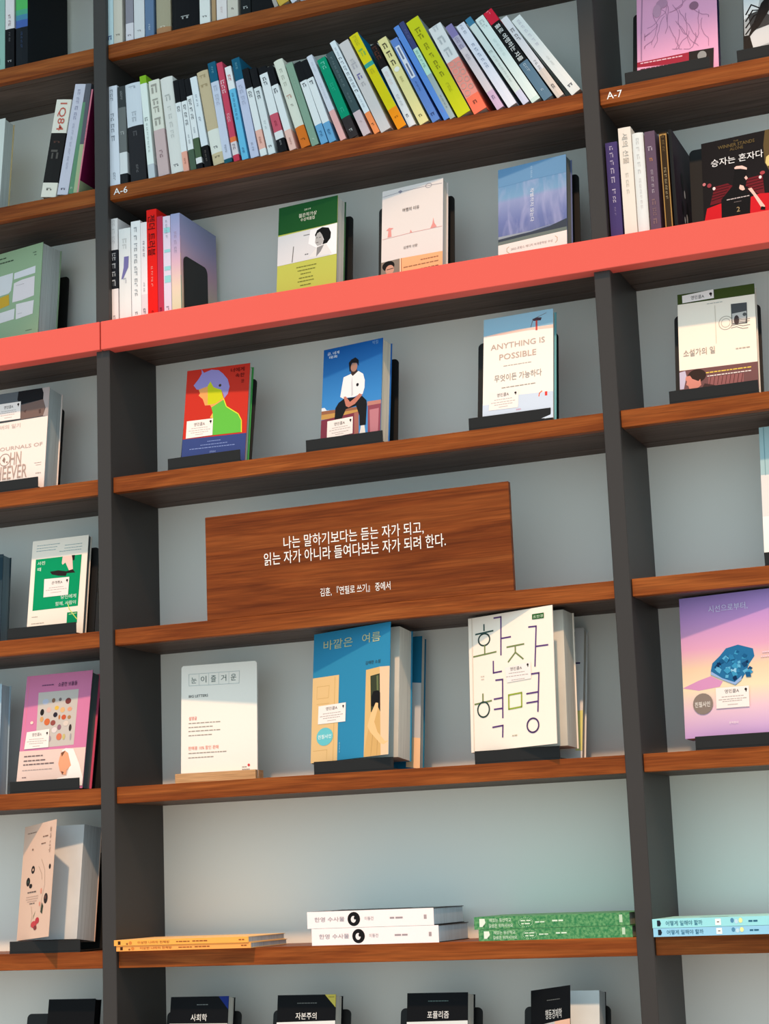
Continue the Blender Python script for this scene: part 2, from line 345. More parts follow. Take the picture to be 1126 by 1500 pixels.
 'young':{'o':(0.3168,0.0398,1.0655),'th':0.1106,'ps':-0.0918,'W':0.1164,'H':0.1842,'T':0.03,'sh':'r','dec':[('p',(26,82,38),[(0.0,1.0),(1.0,1.0),(1.0,0.7234),(0.0,0.7189)]),('p',(212,214,220),[(0.0,0.704),(1.0,0.7199),(1.0,0.4088),(0.0,0.4041)]),('p',(236,238,244),[(0.5211,0.5699),(0.5513,0.704),(1.0,0.7199),(1.0,0.4088),(0.9048,0.4095)]),('p',(222,222,224),[(0.5343,0.4291),(0.6734,0.5202),(0.815,0.5406),(0.9257,0.4196)]),('p',(135,135,138),[(0.6694,0.5122),(0.7871,0.527),(0.7325,0.4656),(0.6602,0.4217)]),('p',(172,172,174),[(0.6432,0.6316),(0.6959,0.6721),(0.7473,0.6352),(0.7783,0.571),(0.7442,0.5308),(0.6732,0.5263),(0.6359,0.5637)]),('p',(14,14,16),[(0.6299,0.6419),(0.6667,0.6888),(0.7517,0.7078),(0.8592,0.6893),(0.8995,0.6367),(0.8944,0.5817),(0.8364,0.5378),(0.7584,0.5324),(0.7822,0.5791),(0.7473,0.6352),(0.7105,0.6658),(0.668,0.6542),(0.645,0.6227)]),('l',(60,60,62),[(0.6555,0.611),(0.6754,0.6119)],0.00111),('l',(60,60,62),[(0.7056,0.608),(0.7269,0.6103)],0.00112),('l',(95,80,82),[(0.6604,0.5605),(0.6889,0.562)],0.00127),('l',(110,110,110),[(0.2719,0.5692),(0.2545,0.4163)],0.00158),('w',(110,110,115),0.438,0.5387,0.6626,0.0157,2),('w',(100,100,105),0.4681,0.5255,0.4665,0.0191,1),('t',(215,222,195),0.438,0.5492,0.9256,0.0176,'2019'),('t',(235,235,215),0.3492,0.6521,0.8729,0.0405,'젊은작가상'),('t',(235,235,215),0.3801,0.618,0.8284,0.0334,'수상작품집'),('w',(105,105,45),0.3297,0.666,0.3498,0.0129,5),('w',(105,105,45),0.353,0.6461,0.3133,0.0129,5),('w',(105,105,45),0.4047,0.5764,0.2773,0.0129,3),('w',(105,105,45),0.378,0.6136,0.237,0.0129,3),('w',(105,105,45),0.3581,0.6292,0.2024,0.0128,4),('w',(105,105,45),0.4028,0.5811,0.1622,0.0127,2)]},
 'travel':{'o':(0.5102,0.0399,1.0655),'th':0.1129,'ps':-0.1083,'W':0.1153,'H':0.1798,'T':0.02,'sh':'r','dec':[('l',(140,135,150),[(0.0086,0.9414),(0.2984,0.9552),(0.7595,0.9558),(0.9834,0.9493)],0.00064),('o',(140,135,150),0.7665,0.9557,0.0499,0.0211,0.00063),('p',(140,135,150),[(0.263,0.962),(0.305,0.9736),(0.3406,0.9552),(0.2987,0.9393)]),('l',(220,150,145),[(0.0172,0.5022),(0.4889,0.5119),(0.9876,0.5107)],0.00063),('p',(225,150,145),[(0.8467,0.6162),(0.861,0.5643),(0.9027,0.5173),(0.7998,0.5125),(0.8336,0.5595)]),('p',(225,150,145),[(0.1001,0.5127),(0.1125,0.5806),(0.0743,0.5876),(0.1231,0.6097),(0.1965,0.597),(0.1547,0.5836),(0.1647,0.5144)]),('p',(225,150,145),[(0.468,0.5148),(0.4772,0.5438),(0.5027,0.5143)]),('p',(135,125,115),[(0.0,0.2675),(0.3058,0.2736),(0.3104,0.0547),(0.0,0.0517)]),('p',(238,178,130),[(0.3058,0.2736),(1.0,0.2592),(1.0,0.0),(0.3104,0.0547)]),('l',(180,120,90),[(0.3309,0.2703),(0.338,0.0597)],0.00155),('l',(245,225,200),[(0.3155,0.2724),(0.3228,0.0617)],0.00156),('e',(25,22,22),0.1213,0.2204,0.1009,0.0505),('e',(205,155,135),0.1447,0.1787,0.07,0.0487),('l',(40,35,35),[(0.0984,0.1846),(0.2031,0.1883)],0.00124),('w',(160,110,80),0.6458,0.9333,0.2165,0.0224,4),('w',(160,110,80),0.3704,0.9337,0.1726,0.0224,5),('w',(120,80,60),0.6471,0.9343,0.127,0.0155,3),('t',(70,62,62),0.3418,0.6167,0.7579,0.0387,'여행의 이유'),('t',(95,85,85),0.3663,0.5952,0.373,0.0278,'김영하 산문')]},
 'wave':{'o':(0.7174,0.0402,1.0655),'th':0.111,'ps':-0.1246,'W':0.1225,'H':0.1802,'T':0.024,'sh':'r','dec':[('p',(104,148,190),[(0.0,1.0),(1.0,1.0),(1.0,0.8235),(0.4802,0.828),(0.0,0.8199)]),('p',(62,70,82),[(0.0,0.303),(0.474,0.3084),(0.7552,0.3271),(1.0,0.3686),(1.0,0.2053),(0.0,0.1948)]),('p',(150,160,172),[(0.0,0.299),(0.474,0.3127),(0.8316,0.3416),(0.7554,0.3401),(0.4741,0.3213),(0.0,0.3252)]),('p',(110,122,118),[(0.0,0.2728),(0.4737,0.2824),(1.0,0.2865),(1.0,0.2395),(0.0,0.2383)]),('p',(240,230,226),[(0.0,0.2404),(1.0,0.2511),(1.0,0.0),(0.0,0.0649)]),('t',(125,118,116),0.1865,0.7971,0.1783,0.0258,'2023 프랑스 메디치 외국문학상 수상'),('l',(195,175,150),[(0.1569,0.2072),(0.127,0.1942),(0.1268,0.1638),(0.1629,0.1438)],0.00125),('l',(195,175,150),[(0.8319,0.2167),(0.8606,0.1996),(0.86,0.1696),(0.8345,0.1519)],0.00124),('tv',(225,230,242),0.5017,0.7406,0.4088,0.0544,'작별하지 않는다'),('tv',(170,205,235),0.4953,0.967,0.846,0.0288,'한강 장편소설')]},
 'sage':{'o':(-0.3095,0.0706,1.0655),'th':0.0855,'ps':-0.1886,'W':0.1515,'H':0.2029,'T':0.05,'sh':'r','dec':[('p',(218,218,222),[(0.0,0.7686),(0.5317,0.7779),(0.5318,0.7117),(0.5151,0.607),(0.4754,0.5844),(0.0502,0.573)]),('p',(222,220,226),[(0.5536,0.7702),(0.9005,0.7872),(0.9008,0.7173),(0.5533,0.7082)]),('p',(228,218,222),[(0.5574,0.6703),(0.6887,0.6861),(0.8967,0.6892),(0.9022,0.5002),(0.7099,0.4857),(0.5493,0.4863)]),('p',(205,165,55),[(0.1252,0.5446),(0.4834,0.5749),(0.5021,0.4691),(0.1379,0.4349)]),('p',(222,220,222),[(0.0701,0.404),(0.5983,0.4213),(0.5953,0.3196),(0.0819,0.3031)]),('p',(226,220,222),[(0.6151,0.4596),(0.9069,0.4546),(0.8994,0.3258),(0.6241,0.3111)]),('w',(60,75,60),0.2079,0.4002,0.9447,0.0221,2),('w',(60,75,60),0.2128,0.5251,0.9025,0.0221,4),('w',(80,95,80),0.8449,0.9007,0.9229,0.0151,1),('w',(80,95,80),0.8685,0.9033,0.8967,0.0151,1),('w',(150,140,145),0.5958,0.7281,0.6411,0.0059,3),('w',(150,140,145),0.6535,0.7235,0.3595,0.0058,2),('w',(90,105,85),0.798,0.9007,0.1775,0.01,2)]},
 'cheever':{'o':(-0.3133,0.0285,0.7999),'th':0.1103,'ps':-0.0074,'W':0.1749,'H':0.1897,'T':0.045,'sh':3,'dec':[('p',(70,74,78),[(0.0,1.0),(1.0,1.0),(1.0,0.7095),(0.0,0.6962)]),('p',(92,98,104),[(0.0,1.0),(0.6268,1.0),(0.6237,0.8941),(0.0,0.8782)]),('p',(120,98,92),[(0.6705,0.8568),(0.9337,0.8836),(0.9625,0.8037),(0.9437,0.717),(0.675,0.7121)]),('p',(175,162,160),[(0.9138,1.0),(1.0,1.0),(1.0,0.709),(0.942,0.7149),(0.9677,0.7953),(0.9337,0.8836)]),('p',(24,24,27),[(0.6272,1.0),(0.6821,1.0),(0.9112,1.0),(0.9337,0.9475),(0.9337,0.8836),(0.7859,0.8731),(0.6652,0.8653),(0.619,0.9182)]),('p',(95,72,68),[(0.6989,0.7907),(0.7398,0.805),(0.7283,0.7714)]),('p',(90,70,66),[(0.8854,0.7825),(0.9129,0.7868),(0.9157,0.7477),(0.8929,0.7428)]),('o',(165,138,128),0.513,0.3257,0.0621,0.0593,0.00118),('p',(150,125,115),[(0.4835,0.3214),(0.5039,0.3575),(0.5199,0.3326),(0.5136,0.2948)]),('p',(150,125,115),[(0.5268,0.3048),(0.5497,0.3099),(0.5468,0.2871)]),('t',(205,188,182),0.3722,0.6763,0.6553,0.0442,'치버의 일기'),('t',(195,174,166),0.2444,0.957,0.4294,0.0484,'THE JOURNALS OF'),('t',(180,156,146),0.3588,0.4476,0.3019,0.1287,'J'),('t',(180,156,146),0.5781,0.7109,0.3272,0.1287,'HN'),('t',(180,156,146),0.3353,0.7899,0.1932,0.1365,'CHEEVER'),('t',(70,60,60),0.8946,0.9559,0.1504,0.0123,'문학동네'),('w',(170,150,142),0.8733,0.9557,0.254,0.0092,2),('w',(170,150,142),0.8932,0.9528,0.232,0.0077,2),('s',[(0.2953,0.8971),(0.6648,0.895),(0.6716,0.7203),(0.3097,0.7226)],(0.4643,0.5769,0.8549,0.032,'영민콜A'),(0.6368,0.8689,0.0121,0.0112),[(0.4343,0.6127,0.817),(0.4168,0.619,0.7981),(0.4283,0.5972,0.7753),(0.4774,0.5665,0.7488)])]},
 'greenbox':{'o':(-0.1902,0.05,0.5356),'th':0.1291,'ps':-0.0072,'W':0.1152,'H':0.1813,'T':0.012,'sh':4,'dec':[('p',(0,150,98),[(0.0785,0.8078),(0.9,0.8084),(0.8864,0.2927),(0.0815,0.288)]),('p',(242,205,195),[(0.5605,0.8081),(0.7306,0.8087),(0.7585,0.6612),(0.7007,0.6448),(0.6165,0.7442),(0.5702,0.7242),(0.5523,0.7393)]),('p',(40,32,32),[(0.3494,0.6676),(0.4951,0.6729),(0.6431,0.654),(0.7545,0.6679),(0.8038,0.6307),(0.6536,0.6331),(0.6405,0.6064),(0.5017,0.6172),(0.3855,0.6375)]),('p',(30,28,28),[(0.7222,0.8111),(0.7789,0.8101),(0.7763,0.7613),(0.7448,0.7542)]),('p',(0,140,92),[(0.704,0.2356),(0.8864,0.2357),(0.8893,0.1236),(0.7068,0.1269)]),('l',(215,225,110),[(0.7038,0.3355),(0.7353,0.2701),(0.8402,0.1914),(0.8834,0.1618)],0.00148),('l',(190,210,150),[(0.7416,0.2153),(0.8688,0.2214)],0.00132),('t',(225,245,230),0.1171,0.2509,0.764,0.0376,'사진'),('t',(225,245,230),0.1214,0.185,0.7021,0.0376,'때'),('t',(215,240,225),0.5764,0.8457,0.3965,0.0405,'당신에게'),('t',(215,240,225),0.4869,0.8482,0.3322,0.0423,'함께, 사람이'),('w',(110,150,160),0.0858,0.4957,0.9463,0.0086,6),('w',(110,150,160),0.0812,0.45,0.9177,0.0085,6),('w',(110,150,160),0.0765,0.4287,0.8906,0.0086,5),('w',(110,150,160),0.5879,0.8959,0.9208,0.0084,5),('w',(110,150,160),0.5835,0.8989,0.8907,0.0084,4),('w',(110,150,160),0.4974,0.8858,0.8631,0.0085,6),('w',(190,170,155),0.0784,0.1838,0.2239,0.011,2),('w',(190,170,155),0.0786,0.3008,0.1567,0.0109,3),('s',[(0.2601,0.5967),(0.7066,0.593),(0.703,0.413),(0.2664,0.4124)],(0.3961,0.5906,0.5492,0.0335,'관객취A'),(0.6699,0.5614,0.0176,0.0112),[(0.3531,0.6123,0.5012),(0.2989,0.6713,0.479),(0.3917,0.5775,0.4516)])]},
 'pink':{'o':(-0.2072,0.0424,0.2708),'th':0.1694,'ps':-0.0615,'W':0.1385,'H':0.2072,'T':0.028,'sh':5,'dec':[('p',(200,192,186),[(0.2048,0.8465),(0.8158,0.8465),(0.814,0.3718),(0.2386,0.3653)]),('l',(235,130,155),[(0.0375,0.9979),(0.0447,0.5893),(0.0587,0.3505)],0.00088),('p',(230,205,196),[(0.0,0.349),(1.0,0.3431),(1.0,0.0214),(0.0,0.0285)]),('e',(190,195,215),0.3267,0.7611,0.0472,0.0249),('e',(140,105,85),0.4483,0.7671,0.0264,0.0199),('e',(120,110,110),0.5495,0.7701,0.0219,0.0149),('e',(120,60,60),0.6728,0.7512,0.0436,0.0266),('e',(40,36,34),0.2896,0.6721,0.0295,0.0282),('e',(220,180,170),0.3891,0.6877,0.0352,0.0232),('e',(225,185,80),0.5077,0.6997,0.0322,0.0183),('e',(225,180,130),0.5981,0.6786,0.035,0.023),('e',(225,160,130),0.7062,0.6797,0.0348,0.0183),('e',(45,42,55),0.4959,0.6411,0.0321,0.0216),('e',(185,120,70),0.5607,0.6174,0.0146,0.0199),('e',(200,90,60),0.6277,0.614,0.0349,0.0213),('e',(170,130,90),0.7105,0.6099,0.0261,0.0164),('e',(215,165,110),0.2929,0.6118,0.0265,0.0232),('e',(210,110,65),0.3791,0.5853,0.0439,0.0295),('e',(150,80,75),0.4713,0.5726,0.038,0.023),('e',(220,205,195),0.6686,0.5589,0.0406,0.023),('e',(150,110,125),0.5724,0.5309,0.0291,0.023),('e',(60,50,50),0.7399,0.5188,0.0202,0.0295),('e',(225,215,215),0.5037,0.5097,0.0408,0.0246),('e',(215,120,90),0.5833,0.4489,0.0406,0.0295),('e',(200,185,120),0.6558,0.4455,0.0203,0.0246),('e',(165,160,165),0.757,0.4408,0.0115,0.0295),('e',(170,150,165),0.4435,0.4391,0.0204,0.023),('e',(250,215,200),0.1477,0.5884,0.0237,0.0133),('p',(248,242,238),[(0.6496,0.3283),(0.7039,0.3461),(0.8197,0.3369),(0.9258,0.2078),(1.0,0.085),(1.0,0.0216),(0.5409,0.0395),(0.617,0.0965),(0.7572,0.1108),(0.7855,0.1977)]),('p',(235,165,128),[(0.6385,0.3086),(0.6929,0.3264),(0.7466,0.3039),(0.807,0.1968),(0.7492,0.1592),(0.7415,0.1195),(0.6835,0.1258),(0.6414,0.1636),(0.6131,0.221),(0.6237,0.2689)]),('p',(120,80,60),[(0.6385,0.3086),(0.7073,0.3258),(0.6584,0.2755)]),('p',(110,70,60),[(0.6644,0.1546),(0.7088,0.1448),(0.691,0.1231)]),('w',(120,100,100),0.0832,0.3655,0.3004,0.0197,3),('w',(120,100,100),0.0829,0.4083,0.2621,0.0197,3),('w',(120,100,100),0.0812,0.5438,0.2297,0.0194,5),('w',(180,160,155),0.0754,0.5229,0.1825,0.0115,6),('w',(130,105,105),0.0817,0.1437,0.1219,0.013,1),('t',(70,50,85),0.499,0.788,0.8998,0.037,'소중한 보물들'),('w',(95,65,105),0.2532,0.4293,0.9048,0.0151,3),('s',[(0.0887,0.509),(0.432,0.5229),(0.4416,0.366),(0.0726,0.363)],(0.1744,0.3196,0.4822,0.0282,'영민콜A'),(0.4016,0.4884,0.0137,0.0091),[(0.1371,0.3558,0.4434),(0.1041,0.4025,0.4242),(0.1439,0.3549,0.406),(0.1994,0.3082,0.3822)])]},
 'flip':{'o':(-0.2064,0.0444,0.0205),'th':0.1215,'ps':-0.1177,'W':0.1283,'H':0.1926,'T':0.05,'sh':6,'dec':[]},
 'card':{'o':(0.1036,0.0652,0.2728),'th':0.0571,'ps':0.0903,'W':0.1371,'H':0.1967,'T':0.006,'sh':5,'dec':[('t',(95,110,105),0.1314,0.2044,0.8684,0.0521,'눈'),('t',(95,110,105),0.259,0.3342,0.8721,0.0569,'이'),('t',(95,110,105),0.3948,0.4625,0.8709,0.0569,'즐'),('t',(95,110,105),0.5277,0.5976,0.8716,0.0553,'거'),('t',(95,110,105),0.6578,0.7299,0.8723,0.0569,'운'),('l',(175,185,185),[(0.1006,0.9233),(0.7722,0.9222),(0.7656,0.8161),(0.1036,0.8223),(0.1006,0.9233)],0.00062),('l',(180,190,190),[(0.237,0.9207),(0.2373,0.8239)],0.00047),('l',(180,190,190),[(0.3657,0.9207),(0.3658,0.8225)],0.00047),('l',(180,190,190),[(0.4988,0.9206),(0.4987,0.8209)],0.00047),('l',(180,190,190),[(0.6339,0.9219),(0.6312,0.8186)],0.00047),('t',(45,50,55),0.1016,0.3562,0.7306,0.0221,'BIG LETTERS'),('t',(225,125,110),0.1025,0.2091,0.5389,0.0316,'설명글'),('t',(228,135,118),0.0977,0.4945,0.2827,0.0328,'판매용 10% 할인 판매'),('w',(165,150,138),0.1003,0.5187,0.4972,0.014,5),('w',(165,150,138),0.098,0.419,0.4622,0.0142,4),('w',(165,150,138),0.0982,0.5186,0.4288,0.014,5),('w',(165,150,138),0.0984,0.407,0.3921,0.014,4),('w',(165,150,138),0.0991,0.5983,0.2401,0.014,7),('w',(165,150,138),0.0981,0.4286,0.202,0.014,5),('w',(165,150,138),0.8033,0.8624,0.0982,0.0139,1),('w',(165,150,138),0.8031,0.9013,0.0782,0.0137,2),('e',(215,70,75),0.8897,0.1121,0.0154,0.0114)]},
 'summer':{'o':(0.355,0.0392,0.2873),'th':0.118,'ps':-0.2762,'W':0.1599,'H':0.2142,'T':0.045,'sh':5,'dec':[('p',(226,190,135),[(0.0,0.6546),(0.348,0.6525),(0.3457,0.0),(0.0,0.0),(0.0,0.0)]),('l',(205,165,100),[(0.2947,0.6405),(0.2922,0.0029)],0.00101),('l',(205,165,105),[(0.061,0.5823),(0.2222,0.5802),(0.2129,0.4874),(0.06,0.4885),(0.061,0.5823)],0.00081),('l',(205,165,105),[(0.0633,0.4462),(0.224,0.4448)],0.00081),('l',(205,165,105),[(0.0309,0.0903),(0.2099,0.0897),(0.2073,0.0165)],0.00079),('p',(220,182,122),[(0.6987,0.6571),(0.8731,0.667),(0.9027,0.0),(0.6883,0.0)]),('p',(58,64,46),[(0.7562,0.6066),(0.876,0.6162),(0.8898,0.3229),(0.7697,0.3307)]),('p',(105,115,75),[(0.8338,0.6009),(0.8567,0.6038),(0.8634,0.4887),(0.8405,0.4858)]),('p',(212,170,108),[(0.8467,0.3803),(0.8898,0.3229),(0.9027,0.0),(0.6883,0.0),(0.716,0.125),(0.7419,0.2051),(0.7888,0.3203)]),('l',(180,140,85),[(0.798,0.1655),(0.7771,0.0043)],0.00078),('l',(180,140,85),[(0.8594,0.1619),(0.8537,0.0003)],0.00078),('p',(236,200,165),[(0.8731,0.667),(1.0,0.6611),(1.0,0.0),(0.9027,0.0)]),('p',(24,22,22),[(0.7731,0.3761),(0.7749,0.4491),(0.7974,0.486),(0.8526,0.4895),(0.8845,0.469),(0.8896,0.3275),(0.8546,0.3752),(0.8012,0.3697)]),('p',(240,195,140),[(0.7297,0.2285),(0.7661,0.3127),(0.8303,0.3978),(0.8613,0.393),(0.8606,0.3521),(0.8157,0.255),(0.8587,0.1755),(0.9542,0.1006),(1.0,0.1013),(0.9404,0.078),(0.8942,0.0878),(0.7664,0.1809)]),('t',(185,190,150),0.1345,0.5191,0.8966,0.0749,'바깥은'),('t',(185,190,150),0.6414,0.8781,0.9022,0.0733,'여름'),('t',(50,70,80),0.6907,0.8814,0.7106,0.0279,'김애란 소설'),('tv',(150,195,215),0.3755,0.1355,0.0576,0.0146,'문학동네'),('e',(105,195,205),0.1786,0.1909,0.1086,0.0688),('t',(240,250,250),0.0907,0.266,0.1914,0.0316,'친필사인'),('s',[(0.0886,0.4304),(0.447,0.4317),(0.4457,0.2871),(0.0863,0.2908)],(0.1872,0.3384,0.4017,0.0263,'영민콜A'),(0.414,0.4071,0.0113,0.0085),[(0.1497,0.3806,0.3654),(0.111,0.4134,0.3466),(0.1523,0.3752,0.3298),(0.2098,0.3212,0.3089)])]},
 'summer2':{'o':(0.4121,0.0814,0.2708),'th':0.1722,'ps':0.0183,'W':0.1148,'H':0.222,'T':0.02,'sh':5,'dec':[('p',(196,196,196),[(0.7854,0.6535),(1.0,0.6399),(1.0,0.2256),(0.8012,0.2414)]),('p',(250,205,160),[(0.8012,0.2414),(1.0,0.2256),(1.0,0.0),(0.7917,0.0168)]),('e',(150,80,60),0.8331,0.1231,0.0182,0.0126)]},
 'revolution':{'o':(0.6322,0.0361,0.2873),'th':0.0576,'ps':-0.3177,'W':0.1636,'H':0.2131,'T':0.042,'sh':5,'dec':[('l',(60,85,80),[(0.192,0.9359),(0.191,0.8937)],0.00253),('l',(60,85,80),[(0.0899,0.8722),(0.2968,0.8803)],0.00253),('o',(60,85,80),0.1893,0.8239,0.0678,0.0445,0.00251),('l',(120,135,85),[(0.1945,0.7774),(0.1929,0.7118)],0.00251),('l',(120,135,85),[(0.0583,0.7071),(0.3285,0.7202)],0.00251),('l',(92,62,120),[(0.3162,0.9733),(0.3985,0.9736),(0.3866,0.6919)],0.00251),('l',(92,62,120),[(0.3899,0.813),(0.505,0.8147)],0.00249),('l',(92,62,120),[(0.293,0.6513),(0.2908,0.5667),(0.3874,0.5696)],0.00251),('l',(120,135,85),[(0.4612,0.7416),(0.6582,0.7469)],0.00249),('l',(120,135,85),[(0.5586,0.7333),(0.5575,0.6946),(0.4726,0.6328)],0.00247),('l',(120,135,85),[(0.5575,0.6946),(0.6445,0.6396)],0.00249),('l',(92,62,120),[(0.7237,0.8654),(0.8095,0.8629),(0.7813,0.5733)],0.00247),('l',(92,62,120),[(0.8004,0.7154),(0.9361,0.7141)],0.00245),('l',(120,135,85),[(0.1583,0.4205),(0.1571,0.3686)],0.00249),('l',(120,135,85),[(0.0611,0.3519),(0.2583,0.3641)],0.00249),('o',(60,85,80),0.162,0.306,0.0694,0.0555,0.00247),('l',(92,62,120),[(0.3188,0.51),(0.3983,0.5091),(0.3885,0.2302)],0.00249),('l',(92,62,120),[(0.2942,0.3719),(0.3945,0.3751)],0.00247),('l',(92,62,120),[(0.2922,0.2971),(0.3924,0.298)],0.00245),('l',(92,62,120),[(0.2679,0.1674),(0.3869,0.1727),(0.3804,0.09)],0.00245),('l',(150,170,60),[(0.4655,0.388),(0.6162,0.3938),(0.613,0.2919),(0.4626,0.2855),(0.4655,0.388)],0.00245),('l',(92,62,120),[(0.7327,0.5195),(0.8242,0.5201),(0.7985,0.2449)],0.00245),('l',(92,62,120),[(0.6772,0.3805),(0.8093,0.3836)],0.00245),('l',(92,62,120),[(0.675,0.3131),(0.807,0.3165)],0.00244),('o',(92,62,120),0.7366,0.1479,0.0665,0.0504,0.00242),('p',(45,95,45),[(0.7677,0.9548),(0.9043,0.9536),(0.9029,0.9137),(0.7664,0.916)]),('t',(210,230,200),0.7792,0.8934,0.9328,0.0206,'조한경'),('w',(200,180,165),0.1402,0.1827,0.5506,0.0105,1),('w',(200,180,165),0.146,0.178,0.5297,0.0104,1),('w',(190,175,150),0.494,0.5515,0.0902,0.0152,1),('l',(225,210,195),[(0.0475,0.9956),(0.0388,0.014)],0.00113),('s',[(0.4319,0.592),(0.7357,0.609),(0.7357,0.4873),(0.4537,0.4804)],(0.4937,0.6323,0.5752,0.0258,'영민콜A'),(0.7003,0.5913,0.0118,0.009),[(0.4762,0.6621,0.545),(0.4443,0.7024,0.5221),(0.5058,0.6605,0.4938)])]},
 'revolution2':{'o':(0.6664,0.0883,0.2708),'th':0.2457,'ps':-0.0182,'W':0.1303,'H':0.2176,'T':0.02,'sh':5,'dec':[('p',(45,95,45),[(0.7881,0.9674),(0.8809,0.9719),(0.882,0.9345),(0.7892,0.9313)]),('l',(50,45,100),[(0.7954,0.729),(0.9484,0.7253)],0.00268),('l',(50,45,100),[(0.8062,0.5249),(0.8465,0.5257),(0.839,0.2492)],0.00264),('p',(235,235,150),[(0.9136,0.359),(1.0,0.3619),(1.0,0.0583),(0.9151,0.0615)]),('e',(40,40,40),0.8481,0.1668,0.0111,0.0132),('l',(50,45,60),[(0.791,0.8733),(0.7952,0.7359)],0.0027)]},
